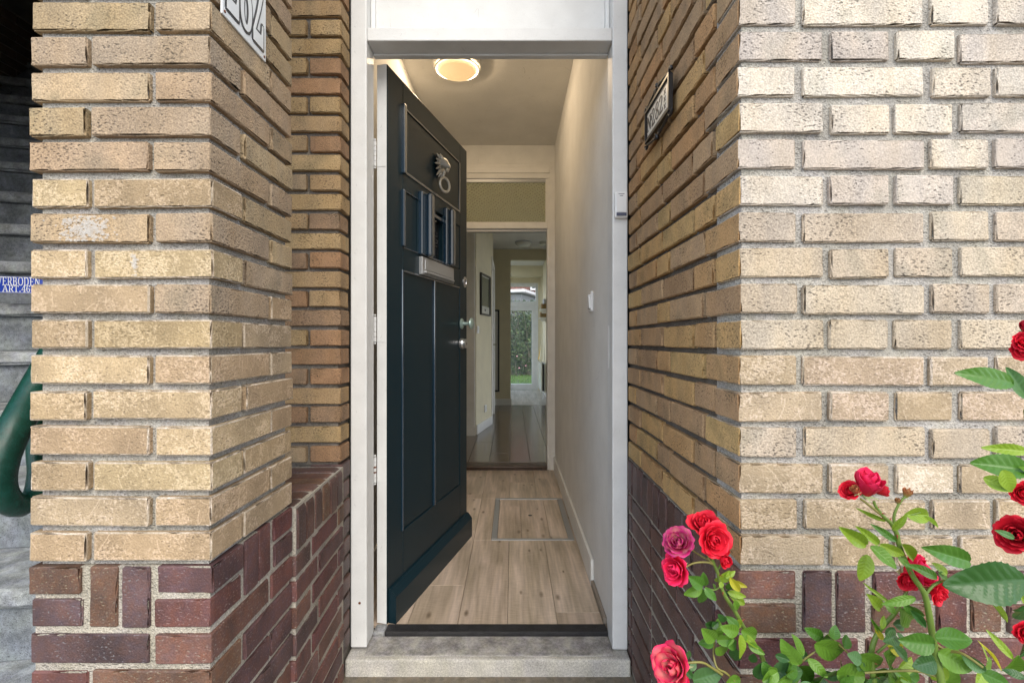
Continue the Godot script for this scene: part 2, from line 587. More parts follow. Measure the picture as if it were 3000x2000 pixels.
	M.grass = mat(Color(.085, .15, .022), 0.95, T.mortar, 1.2, 2.0)
	M.house_brick = mat(Color(.85, .8, .72), 0.9, T.clink, 0.6)
	M.towel = mat(Color(.70, .62, .42), 0.95)
	M.towel_yellow = mat(Color(.70, .42, .05), 0.95)
	var leaf_c := [Color(.026, .085, .016), Color(.065, .165, .020), Color(.115, .235, .026), Color(.22, .33, .03), Color(.45, .42, .035), Color(.075, .17, .055)]
	M.leaf = []
	for c in leaf_c:
		var l := mat(c, 0.36)
		l.metallic_specular = 0.45
		l.vertex_color_use_as_albedo = true
		l.backlight_enabled = true
		l.backlight = Color(c.r * 0.7, c.g * 0.8, c.b * 0.5).linear_to_srgb()
		M.leaf.append(l)
	M.petal = mat(Color(1, 1, 1), 0.62)
	M.petal.vertex_color_use_as_albedo = true
	M.petal.backlight_enabled = true
	M.petal.backlight = Color(.18, .01, .02).linear_to_srgb()
	M.stem = mat(Color(.13, .20, .03), 0.5)
	M.stem_young = mat(Color(.22, .20, .05), 0.5)
	M.sepal = mat(Color(.38, .46, .22), 0.6)
	M.thorn = mat(Color(.30, .06, .03), 0.5)
	M.shrub_mid = mat(Color(.045, .085, .022), 0.7)
	M.shrub_dark = mat(Color(.014, .032, .010), 0.8)
	M.shrub_light = mat(Color(.12, .17, .05), 0.6)
	M.bark = mat(Color(.16, .14, .10), 0.9)

# ------------------------------------------------------------------ brickwork
var last_tone := -1
func pick(list: Array) -> Material:
	var k := rng.randi() % list.size()
	if k == last_tone:
		k = (k + 1) % list.size()
	last_tone = k
	return list[k]

# one brick by its limits; size picks a shared mesh, turned about for variety
func brick(parent: Node, list: Array, x0: float, x1: float, y0: float, y1: float, z0: float, z1: float, rough := 0.0035, called := "brick", tr := Transform3D.IDENTITY, side: Array = []) -> MeshInstance3D:
	var s := Vector3(snappedf(x1 - x0, 0.005), snappedf(y1 - y0, 0.001), snappedf(z1 - z0, 0.005))
	var seg := Vector3i(clampi(int(s.x / 0.016), 1, 13), clampi(int(s.y / 0.016), 1, 6), clampi(int(s.z / 0.020), 1, 10))
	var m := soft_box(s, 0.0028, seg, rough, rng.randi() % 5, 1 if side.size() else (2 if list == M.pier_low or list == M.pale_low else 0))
	var flip: Array = [Basis.IDENTITY, Basis(Vector3.UP, PI), Basis(Vector3.RIGHT, PI), Basis(Vector3.BACK, PI)]
	var b: Basis = flip[rng.randi() % 4] if side.is_empty() else Basis.IDENTITY
	b = Basis(Vector3.UP, rng.randfn(0, 0.005)) * Basis(Vector3.BACK, rng.randfn(0, 0.006)) * b
	b = b * Basis.from_scale(Vector3((x1 - x0) / s.x, (y1 - y0) / s.y, (z1 - z0) / s.z))
	var c := Vector3((x0 + x1) / 2 + rng.randfn(0, 0.0012), (y0 + y1) / 2 + rng.randfn(0, 0.0010), -(z0 + z1) / 2 + clampf(rng.randfn(0, 0.0014), -.003, .003))
	var o := put(called, m, pick(list), parent, tr * Transform3D(b, c))
	if side.size():          # a corner brick: bleached, rubbed street face; brown return, partly shade put into colour
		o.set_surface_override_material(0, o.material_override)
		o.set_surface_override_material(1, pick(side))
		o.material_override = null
	elif list == M.pier_low or list == M.pale_low:      # arrises rubbed pale
		o.set_surface_override_material(0, o.material_override)
		o.set_surface_override_material(1, M.worn_edge)
		o.material_override = null
	return o

const BASE := 0.711
const PITCH := 0.0626
const BH := 0.0510
const J := 0.011
const LOWTOP := 0.583
const LOWPITCH := 0.0635

func build_pier() -> void:
	var p := thing("brick_pier", "square pale brown brick pier with scuffed bricks and dark red foot left of the doorway", "pier", Vector3(-.691, 0, -1.03))
	var off := Transform3D(Basis.IDENTITY, Vector3(.691, 0, 1.03))
	var XL := -.851
	var XR := -.531
	var ZF := .870
	var ZB := 1.190
	var c1 := span("mortar", M.mortar, p, XL + .0115, XR - .0115, .703, 4.6, ZF + .0115, ZB - .0115)
	c1.transform = off * c1.transform
	var c2 := span("mortar", M.mortar_pale, p, XL + .005, XR - .005, 0, .7015, ZF + .005, ZB - .005)
	c2.transform = off * c2.transform
	for i in 21:
		var y := BASE + i * PITCH
		var l: Array = M.pier_low if (i < 9 and rng.randf() < 0.85) or (i < 14 and rng.randf() < 0.25) else M.pier
		var l2: Array = M.pier_low if i < 7 else M.pier
		var q := []
		if i % 2 == 0:
			q = [[XL + .11, XR, ZF, ZF + .1], [XR - .1, XR, ZF + .11, ZB], [XL, XR - .11, ZB - .1, ZB], [XL, XL + .1, ZF, ZB - .11]]
		else:
			q = [[XL, XR - .11, ZF, ZF + .1], [XR - .1, XR, ZF, ZB - .11], [XL + .11, XR, ZB - .1, ZB], [XL, XL + .1, ZF + .11, ZB]]
		for n in 4:
			brick(p, l if n != 1 else l2, q[n][0], q[n][1], y, y + BH, q[n][2], q[n][3], .0055, "brick", off)
	# upper part out of the picture
	for i in range(21, 37):
		var y := BASE + i * PITCH
		brick(p, M.pier, XL, XR, y, y + BH, ZF, ZB, .004, "brick", off)
	# basket-weave band of the foot, then courses down to the ground
	for h in [[.594, .643], [.6525, .701]]:
		brick(p, M.red, XL, XL + .09, h[0], h[1], ZF, ZF + .1, .003, "brick", off)
		brick(p, M.red, XR - .1, XR, h[0], h[1], ZF, ZF + .1, .003, "brick", off)
		brick(p, M.red, XR - .1, XR, h[0], h[1], ZF + .232, ZB, .003, "brick", off)
		brick(p, M.red, XL, XL + .1, h[0], h[1], ZF + .11, ZB, .003, "brick", off)
	for x in [XL + .104, XL + .160]:
		brick(p, M.red, x, x + .049, .594, .701, ZF, ZF + .1, .003, "brick", off)
	for z in [ZF + .111, ZF + .170]:
		brick(p, M.red, XR - .1, XR, .594, .701, z, z + .049, .003, "brick", off)
	for j in 9:
		var y := LOWTOP - j * LOWPITCH - .052
		var q := []
		if j % 2 == 1:
			q = [[XL + .11, XR, ZF, ZF + .1], [XR - .1, XR, ZF + .11, ZB], [XL, XL + .1, ZF, ZB - .11]]
		else:
			q = [[XL, XR - .11, ZF, ZF + .1], [XR - .1, XR, ZF, ZB - .11], [XL, XL + .1, ZF + .11, ZB], [XL + .11, XR, ZB - .1, ZB]]
		for n in q.size():
			brick(p, M.red, q[n][0], q[n][1], maxf(y, .005), y + .052, q[n][2], q[n][3], .003, "brick", off)
	# smears of old white paint on the weathered face
	var smear_mat := mat(Color(.66, .62, .57), 0.9)
	smear_mat.transparency = BaseMaterial3D.TRANSPARENCY_ALPHA
	smear_mat.albedo_color.a = 0.38
	var smear := [[-.752, 1.299, .036, .016, 420], [-.666, 1.238, .004, .014, 60]]
	for s in smear:
		var st := begin()
		for k in s[4]:
			var c := Vector3(s[0] + rng.randfn(0, s[2] * .55), s[1] + clampf(rng.randfn(0, s[3] * .7), -.021, .021), -ZF + .0013 + rng.randf() * .0004)
			var r := rng.randf_range(.0006, .0030)
			var a := rng.randf() * TAU
			for q in 4:
				tri(st, c, c + Vector3(cos(a + q * 1.57) * r * 1.5, sin(a + q * 1.57) * r, 0), c + Vector3(cos(a + q * 1.57 + 1.57) * r * 1.5, sin(a + q * 1.57 + 1.57) * r, 0), Vector3(0, 0, 1))
		put("paint_smear", st.commit(), smear_mat, p, off)

func build_right_wall() -> void:
	var p := thing("brick_wall", "long cream brick wall right of the doorway, brown brick reveal and dark red foot", "wall", Vector3(.394, 0, -.855))
	var off := Transform3D(Basis.IDENTITY, Vector3(-.394, 0, .855))
	var X := .394
	var ZF := .855
	var ZB := 1.672
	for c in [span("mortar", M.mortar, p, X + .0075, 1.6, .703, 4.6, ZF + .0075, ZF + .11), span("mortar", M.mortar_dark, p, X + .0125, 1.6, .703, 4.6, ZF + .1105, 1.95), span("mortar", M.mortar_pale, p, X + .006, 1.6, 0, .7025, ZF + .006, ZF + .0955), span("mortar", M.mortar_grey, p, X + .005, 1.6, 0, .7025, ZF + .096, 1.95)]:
		c.transform = off * c.transform
	for i in 27:
		var y := BASE + i * PITCH
		var l: Array = M.pale if i > 9 else (M.pale_mid if i > 5 or rng.randf() < 0.3 else M.pale_low)
		if i < 19:
			var xs := [.146, .102, .1, .21, .1, .1, .21] if i % 2 == 0 else [.1, .21, .1, .21, .1, .21, .1]
			var x := X
			for n in xs.size():
				var w: float = xs[n]
				var d := .1 if n > 0 or i % 2 == 0 else .15
				if x + w > 1.13:
					break
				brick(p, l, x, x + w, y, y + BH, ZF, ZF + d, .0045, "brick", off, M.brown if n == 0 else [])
				x += w + .0125
		var zs := [.1, .21, .21, .15] if i % 2 == 0 else [.21, .1, .21, .095]
		var z := ZF + (.111 if i % 2 == 0 else .161)
		for n in zs.size():
			var d: float = zs[n]
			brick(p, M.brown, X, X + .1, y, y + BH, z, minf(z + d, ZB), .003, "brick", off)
			z += d + J
	# the wall beyond the picture, as one mass of bricks
	var more := begin()
	for i in 36:
		var y := BASE + i * PITCH
		var ws := [.146, .102, .1] if i % 2 == 0 else [.1]
		var x := X
		var n := 0
		while x < 1.6:
			var w: float = ws[n] if n < ws.size() else (.21 if (n - ws.size()) % 2 == 0 else .1)
			if (i >= 19 or n >= (7 if x + w > 1.13 else 99)) or (i < 19 and x + w > 1.13):
				add_span(more, x, minf(x + w, 1.6), y, y + BH, ZF, ZF + .09)
			x += w + .0125
			n += 1
	put("outer_bricks", more.commit(), M.pale[1], p, off).set_meta("kind", "stuff")
	# foot: band of stacked and upright bricks, soldiers in the reveal
	var x := X
	for k in 3:
		for h in [[.594, .643], [.6525, .701]]:
			brick(p, M.red, x, x + .1, h[0], h[1], ZF, ZF + .1, .003, "brick", off)
		for s in [.1125, .173]:
			brick(p, M.red, x + s, x + s + .050, .594, .701, ZF, ZF + .1, .003, "brick", off)
		x += .2345
	var z := ZF + .109
	while z + .05 < ZB + .02:
		brick(p, M.red_dark, X, X + .1, .594, .701, z, minf(z + .052, ZB), .002, "brick", off)
		z += .0595
	for j in 9:
		var y := LOWTOP - j * LOWPITCH - .052
		var xs := [.1, .21, .1, .21, .1] if j % 2 == 1 else [.21, .1, .21, .1]
		x = X
		for n in xs.size():
			var w: float = xs[n]
			brick(p, M.red, x, x + w, maxf(y, .005), y + .052, ZF, ZF + .1, .003, "brick", off)
			x += w + .012
		var zs := [.21, .21, .21, .1] if j % 2 == 1 else [.1, .21, .1, .21, .06]
		z = ZF + .111
		for n in zs.size():
			var d: float = zs[n]
			if z > ZB - .02:
				break
			brick(p, M.red_dark, X, X + .1, maxf(y, .005), y + .052, z, minf(z + d, ZB), .002, "brick", off)
			z += d + J

func build_alcove() -> void:
	var p := thing("recessed_brick_wall", "narrow brown brick wall set back between the pier and the white door frame", "wall", Vector3(-.8, 0, -1.63))
	var off := Transform3D(Basis.IDENTITY, Vector3(.8, 0, 1.63))
	var X := -.552
	var ZF := 1.59
	for c in [span("mortar", M.mortar_brown, p, -1.05, X - .014, .70, 4.6, ZF + .014, 1.95), span("mortar", M.mortar_brown, p, -1.05, X - .006, 0, .6995, ZF + .02, 1.95)]:
		c.transform = off * c.transform
	for i in 27:
		var y := BASE + i * PITCH
		var xs := [.1, .21, .1] if i % 2 == 0 else [.21, .1, .1]
		var x := X
		for w in xs:
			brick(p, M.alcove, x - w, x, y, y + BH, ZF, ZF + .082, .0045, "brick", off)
			x -= w + J
	for j in 10:
		var y := LOWTOP + .118 - j * LOWPITCH - .052
		brick(p, M.red_dark, X - .1, X + .003, maxf(y, .005), y + .052, ZF + .004, ZF + .082, .002, "brick", off)
	# low parapet of dark bricks between the pier and the recessed wall, rounded brick cap
	var q := thing("brick_parapet", "low dark red brick parapet with rounded cap bricks behind the pier", "wall", Vector3(-.63, 0, -1.39))
	var a := atan2(.017, .40)
	var turn := Transform3D(Basis(Vector3.UP, a), Vector3(-.531 + .63, 0, 0))   # x = 0 is the face, z = 0 its middle
	var st := begin()
	add_box(st, Vector3(-.1025, .349, 0), Vector3(.20, .698, .385))
	put("mortar", st.commit(), M.mortar_grey, q, turn)
	var poly := PackedVector2Array()
	poly.append(Vector2(-.21, -.107))
	poly.append(Vector2(0, -.107))
	for k in 6:
		var t := PI / 2 * k / 5
		poly.append(Vector2(-.026 + cos(t) * .026, -.026 + sin(t) * .026))
	poly.append(Vector2(-.21, 0))
	var cap := extrude(poly, .0475)
	for k in 6:
		var t := turn * Transform3D(Basis(Vector3.BACK, rng.randfn(0, .006)), Vector3(.003 + rng.randfn(0, .0012), .702 + rng.randfn(0, .0012), .165 - k * .0615))
		put("cap_brick", cap, pick(M.red if k == 3 else M.red_dark), q, t)
	for j in 9:
		var y := LOWTOP - j * LOWPITCH - .052
		var zs := [.1, .21, .055] if j % 2 == 0 else [.15, .21]
		var z := .197
		for d in zs:
			brick(q, M.red, -.1, .0015, maxf(y, .005), y + .0495, -z, -z + d - .003, .002, "brick", turn)
			z -= d + .0115

# ------------------------------------------------------------------ doorway
func build_frame() -> void:
	var f := thing("door_frame", "white painted wooden door frame with closed panel above the open doorway", "door frame", Vector3(-.076, 0, -1.73))
	var off := Transform3D(Basis.IDENTITY, Vector3(.076, 0, 1.73))
	var Z0 := 1.675
	var parts := []
	parts.append(span("jamb", M.white, f, -.549, -.494, .060, 4.58, Z0, Z0 + .088, .004))
	parts.append(span("jamb", M.white, f, .3415, .3935, .052, 4.58, Z0, Z0 + .088, .004))
	parts.append(span("lintel", M.white, f, -.4935, .341, 2.123, 2.168, Z0 + .003, Z0 + .105, .003))
	parts.append(span("stop", M.white, f, -.4935, .341, 2.1145, 2.1225, Z0 + .075, Z0 + .100, .002))
	parts.append(span("fanlight_panel", M.white, f, -.4935, .341, 2.1685, 4.58, Z0 + .062, Z0 + .085))
	# slim bead around the closed panel
	parts.append(span("bead", M.white, f, -.4935, -.478, 2.1685, 4.58, Z0 + .044, Z0 + .0615, .004))
	parts.append(span("bead", M.white, f, .3255, .341, 2.1685, 4.58, Z0 + .044, Z0 + .0615, .004))
	parts.append(span("bead", M.white, f, -.4775, .325, 2.1685, 2.181, Z0 + .044, Z0 + .0615, .004))
	parts.append(span("caulk_joint", M.caulk, f, .3937, .3965, .06, 4.58, Z0 + .004, Z0 + .03))
	parts.append(span("caulk_joint", M.caulk, f, -.553, -.5495, .06, 4.58, Z0 + .004, Z0 + .03))
	parts.append(span("strike_plate", M.plastic, f, .3405, .3416, 1.005, 1.155, Z0 + .060, Z0 + .080))
	for o in parts:
		o.transform = off * o.transform
	var nail := put("rusty_screw", lathe([[0.0045, 0], [0.004, .0012], [0, .0016]], 12), M.rust, f, off * Transform3D(Basis(Vector3.RIGHT, PI / 2), at(1053, 1766, Z0) + Vector3(0, 0, .0003)))
	nail.set_meta("label", "rusty screw head low on the left jamb")

	# stone doorstep
	var s := thing("stone_doorstep", "worn grey stone doorstep with black sill strip under the open doorway", "doorstep", Vector3(-.076, 0, -1.7))
	var o2 := Transform3D(Basis.IDENTITY, Vector3(.076, 0, 1.7))
	var sp := []
	sp.append(span("step", M.step_stone, s, -.550, .391, -.02, .0555, 1.618, 1.672, .007))
	sp.append(span("step", M.step_stone, s, -.550, .391, -.02, .050, 1.6715, 1.80))
	sp.append(span("worn_tread", M.step_worn, s, -.4935, .341, .046, .0585, 1.636, 1.746, .005))
	sp.append(span("sill_strip", M.sill_black, s, -.452, .341, .050, .0735, 1.744, 1.797, .006))
	sp.append(span("sill_strip", M.sill_grey, s, -.4935, -.4525, .050, .073, 1.744, 1.797, .006))
	for o in sp:
		o.transform = o2 * o.transform

	# door bell on the right jamb
	var b := thing("doorbell", "white plastic doorbell button on the right jamb of the door frame", "doorbell", Vector3(.368, 1.56, -Z0))
	var u := Transform3D(Basis.IDENTITY, Vector3.ZERO)
	put("case", soft_box(Vector3(.0435, .088, .018), .005), M.plastic, b, u.translated(Vector3(0, 0, .0095)))
	put("name_plate", soft_box(Vector3(.034, .011, .004), .001), M.plastic_grey, b, u.translated(Vector3(0, -.033, .0195)))
	put("button", soft_box(Vector3(.034, .050, .003), .001), M.plastic, b, u.translated(Vector3(0, -.0005, .0195)))
	for k in 2:
		var st := begin()
		add_box(st, Vector3.ZERO, Vector3(.020 - k * .009, .0016, .0008))
		put("lettering", st.commit(), M.plastic_grey, b, u.translated(Vector3(0, .036 - k * .0065, .0189)))

func build_door() -> void:
	var d := thing("front_door", "dark blue green panelled front door standing open into the hall", "door", Vector3(-.456, .068, -1.80))
	d.basis = Basis(Vector3(.2503, 0, -.9682), Vector3.UP, Vector3(.9682, 0, .2503))
	var Y := -.068
	var lbox := func(called: String, m: Material, u0: float, u1: float, y0: float, y1: float, z0: float, z1: float, bev: float, par: Node) -> MeshInstance3D:
		return put(called, soft_box(Vector3(u1 - u0, y1 - y0, z1 - z0), bev), m, par, Transform3D(Basis.IDENTITY, Vector3((u0 + u1) / 2, (y0 + y1) / 2 + Y, (z0 + z1) / 2)))
	var W := .857
	# rails and stiles with sunk panels between them
	var stiles := [[.0, .124, .068, 2.113], [.755, W, .068, 2.113], [.1245, .7545, 2.012, 2.113], [.1245, .7545, 1.690, 1.765], [.1245, .7545, 1.378, 1.468], [.1245, .7545, .068, .366], [.4235, .4345, .3665, 1.3775], [.2605, .345, 1.4685, 1.6895], [.5305, .652, 1.4685, 1.6895]]
	for s in stiles:
		lbox.call("rail" if s[1] - s[0] > s[3] - s[2] else "stile", M.door, s[0], s[1], s[2], s[3], -.0375, 0, .0025, d)
	for s in [[.1245, .7545, 1.7655, 2.0115], [.1245, .260, 1.4685, 1.6895], [.6525, .7545, 1.4685, 1.6895], [.1245, .423, .3665, 1.3775], [.435, .7545, .3665, 1.3775]]:
		lbox.call("panel", M.door, s[0] + .003, s[1] - .003, s[2] + .003, s[3] - .003, -.032, -.0035, .0015, d)
	# raised mouldings: beads whose bluer colour stands in for reflected sky
	var mold := [[.112, .134, 1.752, 2.022, .014], [.745, .760, 1.758, 2.018, .001], [.1345, .7445, 1.756, 1.768, .005], [.1345, .7445, 2.012, 2.020, .001], [.112, .126, 1.470, 1.690, .012], [.112, .122, .364, 1.378, .006], [.4225, .4355, .364, 1.378, .005], [.1225, .7445, 1.370, 1.379, .004], [.1265, .262, 1.688, 1.6935, .003], [.1265, .262, 1.464, 1.470, .003]]
	for s in mold:
		lbox.call("moulding", M.gloss, s[0], s[1], s[2], s[3], -.008, s[4], .003, d)
	# little window with tall bolection bars, leaded ornament and glass
	var w := lbox.call("window", M.gloss, .262, .345, 1.462, 1.728, -.004, .020, .006, d) as MeshInstance3D
	lbox.call("moulding", M.gloss, .300, .343, 1.460, 1.730, .018, .042, .010, d)
	lbox.call("moulding", M.gloss, .532, .580, 1.460, 1.730, -.004, .020, .006, d)
	lbox.call("moulding", M.gloss, .556, .598, 1.460, 1.730, .018, .040, .010, d)
	lbox.call("moulding", M.gloss, .3445, .5315, 1.655, 1.672, -.020, .006, .004, d)
	lbox.call("moulding", M.gloss, .3445, .5315, 1.462, 1.474, -.020, .006, .004, d)
	lbox.call("pane", M.glass_dark, .346, .530, 1.4745, 1.6545, -.030, -.022, .001, d)
	var bar := lbox.call("lead_bar", M.iron, .466, .471, 1.475, 1.654, -.0215, -.013, .001, d) as MeshInstance3D
	for k in 5:
		var r: float = [.010, .016, .020, .013, .008][k]
		var st := begin()
		add_box(st, Vector3(0, -.030 + k * .015, .006), Vector3(r * 2, .008, .006), Basis(Vector3.BACK, .5 * (k % 2) - .25))
		put("ornament", st.commit(), M.iron, bar)
	# letter box
	var lb := lbox.call("letter_box", M.alu, .268, .630, 1.380, 1.4555, -.002, .016, .003, d) as MeshInstance3D
	put("flap", soft_box(Vector3(.310, .042, .006), .002), M.alu, lb, Transform3D(Basis.IDENTITY, Vector3(0, .006, .0085)))
	put("flap_grip", soft_box(Vector3(.330, .010, .016), .004), M.alu, lb, Transform3D(Basis.IDENTITY, Vector3(0, -.026, .012)))
	# weather board along the bottom
	var prof := PackedVector2Array([Vector2(0, -.062), Vector2(.026, -.062), Vector2(.029, -.056), Vector2(.029, .040), Vector2(.025, .047), Vector2(.008, .068), Vector2(0, .070)])
	put("weather_board", extrude(prof, .846), M.door, d, Transform3D(Basis(Vector3(0, 0, 1), Vector3(0, 1, 0), Vector3(-1, 0, 0)), Vector3(.4345, .122 + Y, .0005)))
	# white painted edge on the hinge side
	lbox.call("painted_edge", M.white, -.0035, -.0003, .070, 2.112, -.0395, -.0015, .001, d)
	# lion-head knocker
	var kn := Node3D.new()
	kn.name = "knocker"
	d.add_child(kn)
	kn.position = Vector3(.475, 1.905 + Y, 0)
	var mane := begin()
	for k in 14:
		var a := TAU * k / 14
		var dir := Vector3(cos(a), sin(a) * 1.25, 0)
		add_tube(mane, [dir * .012 + Vector3(0, 0, .006), dir * .030 + Vector3(0, 0, .014), dir * (.042 + .008 * (k % 2)) + Vector3(0, -.004, .004)], .011, .003, 6)
	put("mane", mane.commit(), M.pewter, kn)
	var head := begin()
	add_tube(head, smooth([Vector3(0, .012, .004), Vector3(0, .008, .028), Vector3(0, -.004, .042), Vector3(0, -.010, .054), Vector3(0, -.011, .058)], 10), 0, 0, 12, [.026, .027, .026, .025, .023, .020, .017, .015, .013, .010, .004])
	for s in [-1.0, 1.0]:
		add_tube(head, [Vector3(s * .012, .020, .024), Vector3(s * .020, .034, .022), Vector3(s * .021, .040, .016)], .010, .003, 7)
		add_tube(head, [Vector3(s * .010, .006, .038), Vector3(s * .010, .004, .044)], .005, .002, 7)
		add_tube(head, [Vector3(s * .004, -.018, .046), Vector3(s * .009, -.030, .040)], .007, .004, 7)
	put("lion_head", head.commit(), M.pewter, kn)
	var stem := begin()
	add_tube(stem, smooth([Vector3(0, -.028, .030), Vector3(0, -.046, .024), Vector3(0, -.062, .020)], 6), .008, .005, 8)
	put("hanger", stem.commit(), M.pewter, kn)
	var tor := TorusMesh.new()
	tor.inner_radius = .025
	tor.outer_radius = .038
	tor.rings = 32
	tor.ring_segments = 10
	put("ring", tor, M.pewter, kn, Transform3D(Basis(Vector3.UP, -.35) * Basis(Vector3.RIGHT, PI / 2), Vector3(0, -.090, .030)))
	# knob, lock and key cover
	var rot := Basis(Vector3.RIGHT, PI / 2)
	var knob := put("knob", lathe([[0, .0], [.026, .0], [.028, .004], [.022, .008], [.010, .011], [.008, .040], [.012, .044], [.026, .048], [.030, .053], [.028, .059], [.016, .064], [0, .066]], 28), M.verdigris, d, Transform3D(rot, Vector3(.775, 1.192 + Y, 0)))
	knob.set_meta("label", "round pull knob, pale green metal")
	put("lock", lathe([[0, 0], [.027, 0], [.027, .012], [.024, .020], [.024, .030], [.020, .032], [0, .0325]], 28), M.steel, d, Transform3D(rot, Vector3(.765, 1.089 + Y, 0)))
	put("keyhole", soft_box(Vector3(.004, .012, .002), .0005), M.ink, d, Transform3D(Basis.IDENTITY, Vector3(.765, 1.089 + Y, .0330)))
	var ros := put("key_plate", lathe([[0, 0], [.021, 0], [.021, .004], [.014, .006], [.013, .003], [0, .003]], 24), M.steel, d, Transform3D(Basis.from_scale(Vector3(1, 1.35, 1)) * rot, Vector3(.823, 1.412 + Y, 0)))
	put("slot", soft_box(Vector3(.005, .003, .022), .0005), M.ink, ros, Transform3D(Basis.IDENTITY, Vector3(0, .004, 0)))
	# three hinges on the painted edge
	for y in [1.785, 1.145, .632]:
		var leaf := lbox.call("hinge", M.white, -.0052, -.0036, y - .047, y + .047, -.0375, -.003, .0005, d) as MeshInstance3D
		var kst := begin()
		for q in 5:
			add_tube(kst, [Vector3(-.007, -.046 + q * .0186, -.0235), Vector3(-.007, -.046 + q * .0186 + .0172, -.0235)], .0058, .0058, 12)
		for e in [-.054, .049]:
			add_tube(kst, [Vector3(-.007, e, -.0235), Vector3(-.007, e + .005, -.0235)], .0045, .0045, 10)
		put("knuckle", kst.commit(), M.white, leaf)
		if y < 1.0:
			var rst := begin()
			for q in 2:
				add_tube(rst, [Vector3(-.0073, -.012 + q * .0186, -.0237), Vector3(-.0073, -.006 + q * .0186, -.0237)], .0061, .0061, 12)
			put("rust_stain", rst.commit(), M.rust, leaf)

func build_signs() -> void:
	# enamel house number on the side of the pier
	var e := thing("enamel_number_plate", "chipped white enamel house number plate high on the side of the pier", "number plate", Vector3(-.5285, 1.789, -.975))
	# local x runs from the street towards the door
	e.basis = Basis(Vector3(0, 0, -1), Vector3.UP, Vector3(1, 0, 0))
	put("plate", soft_box(Vector3(.160, .186, .004), .0015), M.enamel, e)
	for k in 8:
		var o := Vector2(.0052, 0).rotated(TAU * k / 8)
		words("digits", "282", .165, "Droid Serif", M.ink, e, Transform3D(Basis.IDENTITY, Vector3(o.x, .004 + o.y, .0024 + .00004 * k)), .001, true, true, .132)
	words("digits_inlay", "282", .165, "Droid Serif", M.enamel, e, Transform3D(Basis.IDENTITY, Vector3(0, .004, .0032)), .0012, true, true, .132)
	for q in [[-.072, -.085], [.072, -.085]]:
		put("screw", lathe([[.003, 0], [.002, .0012], [0, .0016]], 10), M.rust, e, Transform3D(Basis(Vector3.RIGHT, PI / 2), Vector3(q[0], q[1], .0022)))

	# wrought iron plate on the right reveal: local x runs from the door towards the street
	var w := thing("iron_number_plate", "ornate black iron framed house number plate N 282 on the brown brick reveal", "number plate", Vector3(.402, 1.695, -1.275))
	w.basis = Basis(Vector3(0, 0, 1), Vector3.UP, Vector3(-1, 0, 0)).scaled(Vector3.ONE * .98)
	put("backing", soft_box(Vector3(.215, .088, .004), .001), M.iron, w, Transform3D(Basis.IDENTITY, Vector3(0, 0, .022)))
	put("plate", soft_box(Vector3(.195, .072, .003), .001), M.enamel_cream, w, Transform3D(Basis.IDENTITY, Vector3(0, 0, .0255)))
	var fr := begin()
	for s in [-1.0, 1.0]:
		add_box(fr, Vector3(0, s * .042, .027), Vector3(.214, .007, .009))
		add_box(fr, Vector3(s * .1045, 0, .027), Vector3(.007, .077, .009))
	put("rim", fr.commit(), M.iron, w)
	words("digits", "N", .040, "Droid Serif", M.ink, w, Transform3D(Basis.IDENTITY, Vector3(-.076, 0, .0276)), .001, true, true)
	words("digits", "o", .017, "Droid Serif", M.ink, w, Transform3D(Basis.IDENTITY, Vector3(-.054, .008, .0276)), .001, true, true)
	words("digits", "282", .044, "Droid Serif", M.ink, w, Transform3D(Basis.IDENTITY, Vector3(.000, 0, .0276)), .001, false, true)
	var fl := begin()
	for k in 3:
		for a in 4:
			var t := TAU * a / 4 + .78
			add_box(fl, Vector3(.066, -.018 + k * .018, .0276) + Vector3(cos(t), sin(t), 0) * .0045, Vector3(.007, .0028, .0008), Basis(Vector3.BACK, t))
	put("ornament", fl.commit(), M.ink, w)
	var dots := begin()
	for k in 22:
		for s in [-1.0, 1.0]:
			add_box(dots, Vector3(-.091 + k * .00867, s * .0325, .0276), Vector3(.005, .0030, .0008), Basis(Vector3.BACK, .5))
	for k in 7:
		for s in [-1.0, 1.0]:
			add_box(dots, Vector3(s * .0935, -.025 + k * .0083, .0276), Vector3(.003, .005, .0008), Basis(Vector3.BACK, .4))
	put("border_ornament", dots.commit(), M.ink, w)
	for sx in [-1.0, 1.0]:
		for sy in [-1.0, 1.0]:
			var pts := []
			for k in 13:
				var t := 4.6 * k / 12
				pts.append(Vector3(sx * (.107 + cos(t) * .013 * (1.0 - k / 18.0) - .004), sy * (.048 + sin(t) * .013 * (1.0 - k / 18.0)), .026))
			tube("scroll", pts, .0042, .0028, M.iron, w, 7)
	for s in [-1.0, 1.0]:
		var rail := []
		for k in 17:
			var x := -.1 + .2 * k / 16
			rail.append(Vector3(x, s * (.049 + .013 * (1.0 - pow(x / .1, 2.0))), .026))
		tube("arch", rail, .0035, .0035, M.iron, w, 7)
		for k in [-1.0, 1.0]:
			var pts := []
			for n in 11:
				var t := 5.2 * n / 10
				pts.append(Vector3(k * (.018 + cos(t) * .010 * (1.0 - n / 16.0)), s * (.058 + sin(t) * .010 * (1.0 - n / 16.0)), .027))
			tube("scroll", pts, .0034, .0022, M.iron, w, 7)
		put("knob", lathe([[0, -.008], [.006, -.003], [.006, .003], [0, .008]], 12), M.iron, w, Transform3D(Basis.IDENTITY, Vector3(0, s * .068, .027)))

